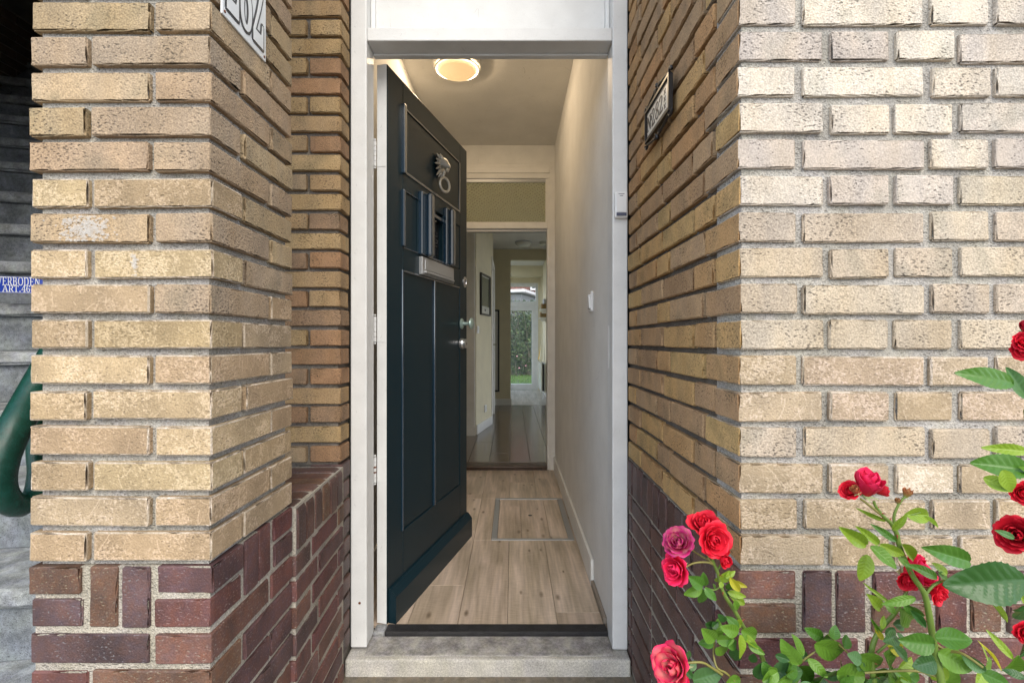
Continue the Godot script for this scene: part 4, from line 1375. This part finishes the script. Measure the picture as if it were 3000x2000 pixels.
# ------------------------------------------------------------------ back garden
func build_garden() -> void:
	var lawn := struct("lawn")
	span("turf", M.grass, lawn, -12, 12, -.05, .03, 10.31, 17.5)
	var gr := begin()
	for k in 5200:
		var p := Vector3(rng.randf_range(-.9, 1.4), .03, -rng.randf_range(10.5, 15.6))
		var h := rng.randf_range(.02, .055)
		var d := Vector3(rng.randfn(0, .4), 1, rng.randfn(0, .4)).normalized() * h
		var s := Vector3(rng.randfn(0, 1), 0, rng.randfn(0, 1)).normalized() * .006
		tri(gr, p - s, p + s, p + d, Vector3(0, .3, 1))
	var gm := put("grass", gr.commit(), M.leaf[2], self)
	gm.set_meta("kind", "stuff")
	gm.set_meta("label", "short green lawn grass behind the garden door")
	gm.set_meta("category", "grass")
	# shrub seen through the garden door
	var b := thing("flowering_shrub", "tall tangled shrub with pink flowers behind the lawn", "shrub", Vector3(.2, .03, -15.8))
	var br := begin()
	for k in 34:
		var a := rng.randf() * TAU
		var h := rng.randf_range(1.2, 2.6)
		var sp := rng.randf_range(.2, 1.0)
		var p0 := Vector3(rng.randfn(0, .35), 0, rng.randfn(0, .2))
		var p1 := p0 + Vector3(cos(a) * sp * .4, h * .5, sin(a) * sp * .3 + .1)
		var p2 := p0 + Vector3(cos(a) * sp, h, sin(a) * sp * .5 + .2)
		add_tube(br, smooth([p0, p1, p2, p2 + Vector3(cos(a) * .25, -.15, .1)], 9), .016, .006, 5)
	put("branches", br.commit(), M.bark, b)
	for part in 3:
		var lf := begin()
		for k in [8200, 7000, 3000][part]:
			var p := Vector3(rng.randf_range(-1.15, 1.15), rng.randf_range(.10, 2.35), rng.randfn(0, .38))
			var clump := sin(p.x * 5.1 + part * 2.0) + sin(p.y * 5.7 + 1.3 * part) + sin(p.x * 3.1 - p.y * 4.0)
			if clump < rng.randf_range(-2.6, -.2):
				continue
			if p.y > 1.9 and rng.randf() < .55:
				continue
			var u := Vector3(rng.randfn(0, 1), rng.randfn(0, .7), rng.randfn(0, .7)).normalized() * rng.randf_range(.03, .075)
			var v := u.cross(Vector3(rng.randfn(0, .6), rng.randfn(0, .6), 1)).normalized() * u.length() * .42
			tri(lf, p - u, p + v, p + u, Vector3(0, .4, 1))
			tri(lf, p - u, p - v, p + u, Vector3(0, .4, 1))
		put("foliage", lf.commit(), [M.shrub_mid, M.shrub_dark, M.shrub_light][part], b)
	for q in [[-.05, .62], [.22, .33], [.02, .26]]:
		put("flower", lathe([[0, -.014], [.016, 0], [.022, .009], [.010, .014], [0, .012]], 9), mat(Color(.62, .30, .36), .7), b, Transform3D(Basis(Vector3.RIGHT, 1.2), Vector3(q[0], q[1], .75)))
	# houses behind
	var h := thing("brick_house", "red brown brick house with white window frames far behind the garden", "house", Vector3(2, 0, -30))
	var st := begin()
	add_box(st, Vector3(0, 4.5, 0), Vector3(24, 9, 6))
	put("wall", st.commit(), M.house_brick, h)
	for q in [[-.35, 4.55], [-3.6, 4.55], [2.6, 4.55], [-.35, 1.6], [-3.6, 1.6]]:
		var win := put("window", soft_box(Vector3(1.3, 1.3, .14), .01), M.white, h, Transform3D(Basis.IDENTITY, Vector3(q[0], q[1], 3.03)))
		put("pane", soft_box(Vector3(.52, 1.1, .03), .005), M.glass_dark, win, Transform3D(Basis.IDENTITY, Vector3(-.29, 0, .07)))
		put("pane", soft_box(Vector3(.52, 1.1, .03), .005), M.glass_dark, win, Transform3D(Basis.IDENTITY, Vector3(.29, 0, .07)))
	var e := thing("house_extension", "grey rear extension with broad white roof edge in front of the brick house", "building", Vector3(-1.0, 0, -23))
	e.rotation.y = -.34
	var s2 := begin()
	add_box(s2, Vector3(0, 1.55, 0), Vector3(4.0, 3.1, 3.0))
	put("wall", s2.commit(), mat(Color(.24, .25, .26), .8), e)
	put("roof_edge", soft_box(Vector3(4.5, .13, 3.6), .02), M.white, e, Transform3D(Basis.IDENTITY, Vector3(0, 3.23, 0)))
	var wn := put("window", soft_box(Vector3(.7, .6, .1), .01), M.white, e, Transform3D(Basis.IDENTITY, Vector3(.85, 2.72, 1.52)))
	put("pane", soft_box(Vector3(.56, .46, .03), .005), M.glass_dark, wn, Transform3D(Basis.IDENTITY, Vector3(0, 0, .05)))
	var sh := thing("garden_shed", "low garden shed with white fascia behind the shrub", "shed", Vector3(.2, 0, -18.2))
	var s3 := begin()
	add_box(s3, Vector3(0, .85, 0), Vector3(2.6, 1.7, 1.4))
	put("wall", s3.commit(), mat(Color(.08, .085, .08), .8), sh)
	put("fascia", soft_box(Vector3(2.9, .22, 1.7), .01), M.white, sh, Transform3D(Basis.IDENTITY, Vector3(0, 1.81, 0)))

# ------------------------------------------------------------------ roses
var leaf_meshes := []
func make_leaves() -> void:
	for v in 4:
		var st := begin()
		var g := []
		var cols := []
		var n := 34
		var fold: float = [.20, .08, .30, .14][v]
		var curl: float = [.12, .26, -.05, .18][v]
		for i in n + 1:
			var t := float(i) / n
			var w := pow(maxf(sin(PI * pow(t, .82)), 0.0), .75) * .31
			var tooth := 1.0 - absf(fmod(i, 3.0) - 1.0)
			w *= 1.0 + (.05 * tooth - .03 if i > 2 and i < n - 1 else 0.0)
			var row := []
			var cr := []
			for j in 13:
				var s := (j - 6) / 6.0
				var rib := sin((t * 8.0 - absf(s) * 1.5) * TAU) * (1.0 - pow(absf(s), 3.0)) * minf(1.0, absf(s) * 4.0)
				row.append(Vector3(t - .010 * absf(s) * tooth, fold * absf(s) * w * 2.0 - curl * t * t + .011 * rib * sin(PI * t) + .02 * sin(t * 9.0 + v) * s * s, s * w))
				var c := 1.0 + (.75 if j == 6 else 0.0) + (.35 if rib > .75 else 0.0) - .12 * maxf(-rib, 0.0) + .45 * pow(absf(s), 8.0)
				cr.append(Color(c * (1.0 + .3 * pow(absf(s), 8.0)), c, c * .9))
			g.append(row)
			cols.append(cr)
		add_sheet(st, g, cols)
		leaf_meshes.append(st.commit())

func cpt(cx: float, cy: float, z: float) -> Vector3:      # crop coordinates of the rose area
	return at(1800.0 + cx * .5102, 1200.0 + cy * .5102, z)

func leaf(parent: Node3D, x0: float, y0: float, x1: float, y1: float, wide: float, tint: int, z: float, dz := 0.0) -> void:
	var a := cpt(x0, y0, z)
	var b := cpt(x1, y1, z + dz)
	var dir := b - a
	var ln := dir.length()
	dir /= ln
	var nrm := Vector3(rng.randfn(0, .32), .30 + rng.randfn(0, .25), 1.0).normalized()
	nrm = (nrm - dir * nrm.dot(dir)).normalized()
	var side := dir.cross(nrm)
	put("leaf", leaf_meshes[rng.randi() % 4], M.leaf[tint], parent, Transform3D(Basis(dir * ln, nrm * ln * .9, side * ln * wide / .62), a - parent.position))

func petal_mesh(h: float, w: float, r0: float, r1: float, curl: float, wave: float, ca: Color, cb: Color, streak: float) -> ArrayMesh:
	# y up along the flower's axis, middle of the petal towards +z
	var st := begin()
	var g := []
	var cols := []
	for i in 9:
		var t := i / 8.0
		var row := []
		var cr := []
		var half := w * pow(sin(PI * clampf(.10 + .80 * t, 0, 1)), .6) * (1.0 if t < .85 else 1.0 - (t - .85) * 2.2)
		var r := r0 + (r1 - r0) * sin(t * PI / 2 * .95)
		var y := h * (t - .10 * t * t)
		if curl != 0.0 and t > .6:
			r += curl * pow((t - .6) / .4, 2.0)
			y -= absf(curl) * .6 * pow((t - .6) / .4, 2.0)
		for j in 9:
			var s := (j - 4) / 4.0
			var phi := s * half
			var rr := r * (1.0 + .05 * s * s) + wave * sin(s * 5.0 + t * 4.0) * t
			row.append(Vector3(sin(phi) * rr, y - h * .16 * s * s * t + wave * .6 * cos(s * 7.0), cos(phi) * rr))
			var c := cb.lerp(ca, clampf(t * 1.25 - .1 + .1 * absf(s), 0, 1))
			if streak > 0.0:
				c = c.lerp(Color(.80, .58, .38), streak * clampf(1.0 - absf(s) * 1.4, 0, 1) * clampf(.9 - absf(t - .5) * 1.4, 0, 1))
			cr.append(c)
		g.append(row)
		cols.append(cr)
	add_sheet(st, g, cols)
	return st.commit()

func rose(parent: Node3D, cx: float, cy: float, z: float, rc: float, axis: Vector3, open: float, ca: Color, cb: Color, streak := 0.0, sepals := true) -> void:
	var R := rc * .5102 / F * z * .94
	var c := cpt(cx, cy, z)
	var up := axis.normalized()
	var sx := up.cross(Vector3(.3, .2, 1)).normalized()
	var n := Node3D.new()
	n.name = numbered(parent, "rose")
	parent.add_child(n)
	n.transform = Transform3D(Basis(sx, up, sx.cross(up)).rotated(up, rng.randf() * TAU), c - parent.position - up * R * .75)
	var layers := [[3, .20, .22, 1.28, -.10, 1.7], [4, .26, .42, 1.34, -.12, 1.35], [5, .30, .66, 1.32, -.06, 1.15], [5, .34, .88, 1.20, .03, 1.05], [5, .36, 1.04, 1.0, .12, .95]]
	if open < .4:
		layers = [[3, .20, .34, 1.75, -.16, 1.7], [4, .32, .66, 1.72, -.14, 1.4], [4, .40, .92, 1.5, -.02, 1.2]]
	for l in layers.size():
		var q: Array = layers[l]
		for k in q[0]:
			var vr := rng.randf_range(.9, 1.12)
			var ro: float = q[2] * (0.75 + .35 * open)
			var pm := petal_mesh(R * q[3] * vr, q[5], R * q[1] * .55, R * ro * vr, R * q[4] * (0.4 + 1.4 * open), R * .035, ca * rng.randf_range(.85, 1.15), cb, streak)
			put("petal", pm, M.petal, n, Transform3D(Basis(Vector3.UP, TAU * (k + .5 * (l % 2) + rng.randf_range(-.12, .12)) / q[0]) * Basis(Vector3.RIGHT, rng.randf_range(-.06, .10) * open * (l + 1) * .6), Vector3(0, R * .02 * l, 0)))
	if sepals:
		put("hip", lathe([[0, -R * .28], [R * .16, -R * .18], [R * .20, 0], [R * .14, R * .10]], 12), M.sepal, n)
		for k in 5:
			var st := begin()
			var g := []
			for i in 6:
				var t := i / 5.0
				var w := R * .16 * (1.0 - t)
				var row := []
				for s in [-1.0, 0.0, 1.0]:
					row.append(Vector3(s * w, -R * .05 - R * .35 * t * t * open + R * .1 * t, R * .16 + R * .62 * t))
				g.append(row)
			add_sheet(st, g)
			put("sepal", st.commit(), M.sepal, n, Transform3D(Basis(Vector3.UP, TAU * k / 5.0 + .3), Vector3.ZERO))

func stem(parent: Node3D, pts: Array, r0: float, r1: float, m: Material) -> void:
	var w := []
	for p in pts:
		w.append(cpt(p[0], p[1], p[2]) - parent.position)
	var c := smooth(w, pts.size() * 4)
	var o := tube("stem", c, r0, r1, m, parent, 8)
	if r0 > .0022:
		var st := begin()
		for k in range(2, c.size() - 2, 3):
			var t: Vector3 = (c[k + 1] - c[k]).normalized()
			var s := t.cross(Vector3(rng.randfn(0, 1), .1, rng.randfn(0, 1))).normalized()
			add_tube(st, [c[k], c[k] + s * (r0 + .004) - t * .001], .0016, .0002, 5)
		put("thorns", st.commit(), M.thorn, o).set_meta("kind", "stuff")

func build_roses() -> void:
	make_leaves()
	var red := Color(.72, .008, .032)
	var deep := Color(.46, .004, .012)
	var pink := Color(.80, .018, .10)
	var hot := Color(.66, .03, .16)
	var mag := Color(.42, .012, .13)
	# --- shrub in front of the brown reveal
	var a := thing("rose_bush", "rose bush with clustered red and magenta roses before the brown brick reveal", "rose bush", Vector3(.50, 0, -.74))
	var Z := .785
	stem(a, [[980, 2350, .76], [930, 1800, .77], [860, 1450, Z], [800, 1340, Z], [735, 1235, Z], [690, 1150, Z], [640, 1075, Z], [612, 1010, Z], [596, 940, Z], [575, 890, Z], [560, 850, Z]], .0052, .0026, M.stem)
	stem(a, [[560, 850, Z], [548, 800, Z], [575, 745, Z + .005]], .002, .0016, M.stem)
	stem(a, [[575, 890, Z], [545, 860, Z], [530, 790, Z + .012], [520, 680, Z + .02]], .0018, .0014, M.stem_young)
	stem(a, [[575, 890, Z], [530, 875, Z], [460, 880, Z], [405, 905, Z]], .0019, .0014, M.stem_young)
	stem(a, [[560, 870, Z], [500, 840, Z + .01], [440, 800, Z + .01]], .0016, .0012, M.stem_young)
	stem(a, [[590, 930, Z], [605, 900, Z], [625, 870, Z - .005]], .0016, .0013, M.stem)
	stem(a, [[612, 1010, Z], [575, 1035, Z], [520, 1018, Z]], .0014, .001, M.stem)
	stem(a, [[690, 1555, .76], [640, 1510, .76], [590, 1480, .76], [570, 1400, .77], [578, 1330, .77]], .0018, .0013, M.stem_young)
	stem(a, [[620, 1520, .76], [560, 1480, .755], [500, 1450, .75], [410, 1455, .75]], .0022, .0016, M.stem_young)
	rose(a, 520, 648, Z + .022, 86, Vector3(-.15, .95, .45), .5, red, deep)
	rose(a, 580, 748, Z - .006, 84, Vector3(.15, .12, 1.0), .75, red, red)
	rose(a, 365, 756, Z, 90, Vector3(-.35, .62, .60), .5, mag, hot, .45)
	rose(a, 342, 918, Z - .012, 86, Vector3(-.80, .12, .52), .5, pink, red)
	rose(a, 634, 864, Z - .010, 46, Vector3(.25, -.15, .9), .35, red, red)
	rose(a, 628, 812, Z - .004, 40, Vector3(.3, .1, .9), .35, red, deep, 0.0, false)
	rose(a, 325, 1480, .735, 122, Vector3(-.75, .42, .48), .5, pink, hot, .55)
	for q in [[510, 1012, 432, 962, .58, 1], [520, 1010, 512, 942, .58, 1], [505, 1018, 404, 1072, .58, 2], [505, 1030, 502, 1118, .55, 1], [520, 1022, 590, 1100, .55, 1], [580, 1030, 566, 998, .7, 2],
		[610, 985, 570, 962, .6, 3], [612, 985, 665, 928, .6, 3], [640, 965, 698, 930, .5, 3], [620, 990, 610, 1020, .8, 3], [665, 960, 722, 1042, .42, 4], [690, 985, 762, 1022, .45, 4], [650, 1045, 762, 1080, .40, 3], [660, 1065, 762, 1118, .38, 3], [640, 1040, 690, 1080, .5, 0], [690, 1095, 715, 1160, .5, 2], [665, 990, 655, 1040, .6, 1]]:
		leaf(a, q[0], q[1], q[2], q[3], q[4], q[5], Z - .004 + rng.randfn(0, .008), rng.randfn(0, .008))
	for q in [[578, 1322, 497, 1252, .62, 2], [585, 1318, 604, 1210, .60, 2], [588, 1325, 692, 1318, .62, 2], [570, 1345, 480, 1340, .60, 1], [582, 1365, 664, 1412, .60, 2], [560, 1250, 600, 1220, .8, 0], [650, 1360, 712, 1330, .8, 1], [570, 1250, 520, 1228, .8, 0],
		[715, 1255, 640, 1185, .58, 1], [715, 1275, 626, 1258, .58, 2], [728, 1268, 832, 1305, .55, 2], [722, 1290, 742, 1440, .50, 3], [700, 1370, 690, 1452, .7, 0], [735, 1290, 830, 1378, .42, 3], [770, 1340, 866, 1408, .5, 2], [800, 1400, 790, 1450, .8, 0], [640, 1215, 600, 1180, .7, 0], [690, 1215, 740, 1240, .6, 3],
		[450, 1555, 622, 1510, .60, 5], [400, 1440, 440, 1400, .8, 5], [440, 1500, 470, 1440, .6, 5], [640, 1575, 735, 1548, .6, 2], [410, 1500, 455, 1540, .7, 0]]:
		leaf(a, q[0], q[1], q[2], q[3], q[4], q[5], .762 + rng.randfn(0, .012), rng.randfn(0, .01))
	# --- climbing shrub in front of the cream wall
	var b := thing("rose_bush", "rose bush with green stems and single red roses before the cream wall", "rose bush", Vector3(.72, 0, -.64))
	var Y := .68
	stem(b, [[1960, 2500, .68], [1905, 1900, .68], [1880, 1568, .675], [1850, 1420, Y], [1828, 1290, Y], [1805, 1150, Y], [1780, 1050, Y], [1725, 970, Y], [1690, 905, Y], [1652, 820, Y], [1632, 760, Y], [1620, 700, Y], [1590, 650, Y]], .0062, .0030, M.stem)
	stem(b, [[1590, 650, Y], [1540, 605, Y], [1500, 550, Y], [1492, 525, Y]], .0026, .0018, M.stem)
	stem(b, [[1560, 622, Y], [1480, 560, Y], [1415, 510, Y]], .0020, .0014, M.stem_young)
	stem(b, [[1615, 690, Y], [1608, 610, Y], [1640, 535, Y], [1675, 495, Y]], .0020, .0014, M.stem)
	stem(b, [[1616, 668, Y], [1660, 625, Y], [1700, 605, Y], [1760, 590, Y]], .0012, .0008, M.stem)
	stem(b, [[1490, 1560, .72], [1478, 1395, .72], [1510, 1290, .72], [1560, 1225, .72], [1610, 1170, .72], [1660, 1090, .72], [1690, 1010, .72]], .0042, .0022, M.stem)
	stem(b, [[1790, 1060, Y], [1830, 1010, Y], [1880, 985, Y], [1950, 985, .6]], .0020, .0014, M.stem)
	stem(b, [[1510, 1395, .72], [1570, 1345, .72], [1600, 1320, .72]], .002, .0014, M.stem)
	stem(b, [[1045, 1475, .74], [1110, 1420, .74], [1160, 1385, .74]], .0016, .0012, M.stem_young)
	stem(b, [[1020, 1580, .74], [1045, 1475, .74], [1000, 1440, .74]], .0018, .0014, M.stem_young)
	stem(b, [[1380, 1440, .74], [1330, 1385, .74], [1260, 1320, .74], [1230, 1290, .74]], .0014, .001, M.stem_young)
	stem(b, [[1830, 1330, Y], [1900, 1380, Y], [2000, 1400, .66], [2120, 1480, .64]], .0022, .0016, M.stem_young)
	stem(b, [[1850, 1530, Y], [1740, 1500, .69], [1600, 1500, .69], [1440, 1510, .70]], .0018, .0014, M.stem_young)
	rose(b, 1465, 430, Y, 100, Vector3(.05, .95, .30), .24, pink, deep)
	rose(b, 1352, 462, Y + .012, 52, Vector3(-.6, .55, .5), .55, red, deep, 0.0, false)
	rose(b, 1540, 465, Y + .012, 46, Vector3(.8, .35, .3), .35, red, deep, 0.0, false)
	rose(b, 1388, 462, Y - .012, 34, Vector3(-.5, .8, .2), .15, Color(.40, .16, .06), red)
	rose(b, 1684, 478, Y, 40, Vector3(.25, .9, .2), .12, Color(.42, .16, .06), Color(.25, .25, .06))
	rose(b, 1630, 525, Y, 24, Vector3(-.2, .9, .2), .12, Color(.35, .16, .06), Color(.25, .25, .06))
	rose(b, 1760, 930, Y + .03, 118, Vector3(.55, .35, .65), .5, pink, red)
	rose(b, 1690, 985, Y + .02, 58, Vector3(-.3, -.3, .8), .6, red, red, 0.0, false)
	rose(b, 1868, 1062, Y + .01, 64, Vector3(.35, -.15, .9), .40, red, red)
	for q in [[1445, 775, 1282, 668, .36, 3], [1520, 772, 1398, 672, .28, 3], [1455, 832, 1425, 992, .58, 3], [1470, 785, 1632, 912, .50, 2], [1525, 772, 1690, 850, .36, 3], [1620, 755, 1500, 668, .26, 1], [1665, 600, 1800, 606, .42, 3], [1780, 612, 1862, 680, .36, 3], [1600, 690, 1685, 615, .30, 3], [1560, 640, 1402, 574, .16, 3],
		[1630, 845, 1716, 918, .42, 2], [2045, 872, 1792, 795, .36, 1], [1912, 948, 1832, 878, .55, 3], [1850, 962, 1740, 895, .24, 1], [1860, 940, 1960, 1005, .36, 1], [1650, 770, 1712, 860, .36, 3], [1600, 1120, 1432, 1002, .14, 3], [1530, 1140, 1465, 1065, .4, 3], [1590, 1090, 1640, 1120, .2, 3],
		[1842, 1345, 1645, 1330, .60, 1], [1842, 1310, 2058, 1325, .66, 1], [1858, 1390, 2090, 1510, .66, 2], [1845, 1440, 1748, 1478, .55, 0], [1990, 1395, 2130, 1500, .34, 5], [2110, 1510, 2280, 1590, .65, 1], [1640, 1140, 1785, 1270, .40, 2], [1660, 1110, 1790, 1200, .40, 1], [1730, 1080, 1560, 1120, .30, 2],
		[2160, 1105, 2280, 1225, .36, 3], [2290, 1430, 2160, 1275, .26, 3], [2225, 1500, 2120, 1330, .12, 4], [1700, 1150, 1790, 1250, .36, 0]]:
		leaf(b, q[0], q[1], q[2], q[3], q[4], q[5], Y - .01 + rng.randfn(0, .012), rng.randfn(0, .015))
	for q in [[1545, 1320, 1505, 1262, .40, 4], [1560, 1320, 1690, 1425, .34, 4], [1600, 1345, 1712, 1460, .34, 5], [1545, 1395, 1575, 1480, .6, 2], [1620, 1295, 1560, 1330, .5, 5], [1610, 1250, 1560, 1300, .6, 5], [1625, 1280, 1670, 1345, .6, 5], [1600, 1230, 1660, 1240, .6, 5], [1540, 1260, 1550, 1180, .4, 3], [1530, 1280, 1470, 1190, .2, 2], [1615, 1170, 1560, 1110, .6, 2],
		[1405, 1405, 1562, 1500, .55, 2], [1420, 1440, 1360, 1410, .8, 5], [1395, 1450, 1425, 1490, .8, 5], [1275, 1520, 1455, 1540, .85, 2], [1600, 1490, 1722, 1575, .45, 2], [1460, 1545, 1600, 1575, .5, 5]]:
		leaf(b, q[0], q[1], q[2], q[3], q[4], q[5], .715 + rng.randfn(0, .01), rng.randfn(0, .012))
	for q in [[1062, 1462, 962, 1345, .62, 2], [1085, 1415, 1045, 1290, .66, 2], [1150, 1345, 1348, 1412, .55, 2], [1110, 1430, 1242, 1542, .46, 2], [1200, 1310, 1112, 1265, .5, 1], [1262, 1320, 1272, 1240, .72, 1], [1320, 1370, 1332, 1290, .8, 1], [1185, 1320, 1245, 1310, .7, 1], [920, 1560, 850, 1445, .75, 1], [905, 1510, 1082, 1500, .62, 5], [1060, 1475, 1150, 1575, .62, 1], [925, 1410, 1010, 1440, .6, 0], [980, 1560, 1090, 1535, .5, 2], [815, 1540, 880, 1460, .8, 0], [1040, 1520, 920, 1570, .5, 2]]:
		leaf(b, q[0], q[1], q[2], q[3], q[4], q[5], .742 + rng.randfn(0, .012), rng.randfn(0, .012))
	for k in 46:                    # leaf sprays low in the shrub
		var cx := rng.randf_range(840, 2280)
		var cy := rng.randf_range(1470, 1640) - (60.0 if rng.randf() < .2 else 0.0)
		var ang := rng.randf() * TAU
		var ln := rng.randf_range(75, 130)
		leaf(b, cx, cy, cx + cos(ang) * ln, cy + sin(ang) * ln, rng.randf_range(.5, .66), [0, 1, 1, 2, 2, 5, 3][rng.randi() % 7], rng.randf_range(.70, .79), rng.randfn(0, .02))
	# --- shrub nearest to the camera at the right edge
	var c := thing("rose_bush", "rose bush with large dark leaves reaching in from the right edge of the photo", "rose bush", Vector3(.62, 0, -.5))
	var X := .52
	stem(c, [[2640, 2900, X], [2560, 1900, X], [2480, 1400, X], [2440, 1000, X], [2420, 600, X], [2400, 200, X], [2380, 0, X]], .006, .004, M.stem)
	stem(c, [[2450, 1100, X], [2400, 1000, X], [2345, 985, X]], .0024, .0016, M.stem)
	stem(c, [[2430, 800, X], [2390, 760, X], [2350, 730, X]], .0026, .002, M.stem)
	stem(c, [[2420, 520, X], [2380, 380, X], [2330, 340, X]], .002, .0014, M.stem)
	stem(c, [[2410, 0, X], [2370, -80, X], [2290, -135, X]], .0016, .001, M.stem_young)
	stem(c, [[2400, 100, X], [2390, -200, X], [2380, -330, X]], .002, .0014, M.stem)
	rose(c, 2310, 715, X, 104, Vector3(-.75, .35, .5), .45, Color(.50, .003, .016), Color(.34, .002, .008))
	rose(c, 2362, 480, X, 66, Vector3(-.4, .1, .9), .5, red, deep)
	rose(c, 2382, 1290, X, 62, Vector3(-.4, .1, .9), .5, red, deep)
	rose(c, 2362, -395, X + .02, 58, Vector3(-.4, .3, .8), .5, red, deep)
	rose(c, 2372, -475, X + .02, 56, Vector3(-.3, .6, .6), .3, Color(.45, .004, .03), deep)
	rose(c, 2372, -350, X + .02, 66, Vector3(-.5, -.4, .7), .5, red, deep)
	for q in [[2362, 975, 1948, 1020, .52, 0], [2300, 740, 2190, 690, .42, 5], [2360, 1125, 2300, 1165, .7, 0], [2330, 1065, 2370, 1100, .5, 3], [2372, 1290, 2318, 1420, .8, 0], [2360, 1540, 2240, 1490, .5, 0], [2365, 1140, 2300, 1210, .5, 5],
		[2292, -150, 2025, -225, .40, 1], [2375, -60, 2262, -245, .42, 5], [2390, 350, 2058, 300, .50, 1], [2320, 330, 2420, 400, .4, 2], [2230, 345, 2302, 480, .62, 3], [2390, 240, 2130, 215, .3, 3], [2200, 350, 2340, 430, .5, 1], [2120, 390, 2290, 470, .62, 3]]:
		leaf(c, q[0], q[1], q[2], q[3], q[4], q[5], X - .01 + rng.randfn(0, .006), rng.randfn(0, .008))

# ------------------------------------------------------------------ scene
func _ready() -> void:
	rng.seed = 282
	var cam := Camera3D.new()
	cam.name = "camera"
	cam.position = Vector3(0, EYE, 0)
	cam.fov = rad_to_deg(2.0 * atan(1000.0 / F))
	cam.near = 0.02
	cam.far = 400.0
	add_child(cam)
	cam.make_current()

	var sky_mat := ProceduralSkyMaterial.new()
	sky_mat.sky_top_color = Color(.48, .56, .66)
	sky_mat.sky_horizon_color = Color(.97, .985, 1.0)
	sky_mat.sky_curve = 0.18
	sky_mat.ground_horizon_color = Color(.60, .60, .60)
	sky_mat.ground_bottom_color = Color(.30, .30, .30)
	sky_mat.energy_multiplier = 1.25
	var sky := Sky.new()
	sky.sky_material = sky_mat
	var env := Environment.new()
	env.background_mode = Environment.BG_SKY
	env.sky = sky
	env.tonemap_mode = Environment.TONE_MAPPER_LINEAR
	env.tonemap_exposure = 3.75
	env.sdfgi_enabled = true
	env.ssao_enabled = true
	env.ssil_enabled = true
	var we := WorldEnvironment.new()
	we.name = "world_environment"
	we.environment = env
	add_child(we)

	var sun := DirectionalLight3D.new()
	sun.name = "sun"
	sun.light_energy = 0.26
	sun.light_angular_distance = 35.0
	sun.light_color = Color(1.0, .975, .94)
	sun.shadow_enabled = true
	add_child(sun)
	sun.look_at_from_position(Vector3(1.5, 4.4, 5.0), Vector3.ZERO)

	make_textures()
	make_materials()

	# ground and setting
	var ground := struct("ground")
	span("earth", M.mortar_dark, ground, -150, 150, -.2, -.022, -150, 150)
	var pav := struct("pavement")
	span("paving", M.aggregate, pav, -6, .62, -.0215, .0, -3.0, 1.66)
	span("paving", M.aggregate, pav, .621, 6, -.0215, .0, -3.0, .2)
	var soil := struct("flower_bed")
	span("soil", M.soil, soil, .621, 3.0, -.0215, .02, .205, .86)
	var up := struct("upper_facade")
	span("masonry", M.mortar_brown, up, -3.6, 3.5, 4.601, 6.5, .857, 2.05)
	span("masonry", M.mortar, up, 1.601, 3.5, 0, 4.6, .867, 1.95)

	build_right_wall()
	build_pier()
	build_alcove()
	build_frame()
	build_hall()
	build_corridor()
	build_kitchen()
	build_garden()
	build_stair()
	build_door()
	build_signs()
	build_roses()
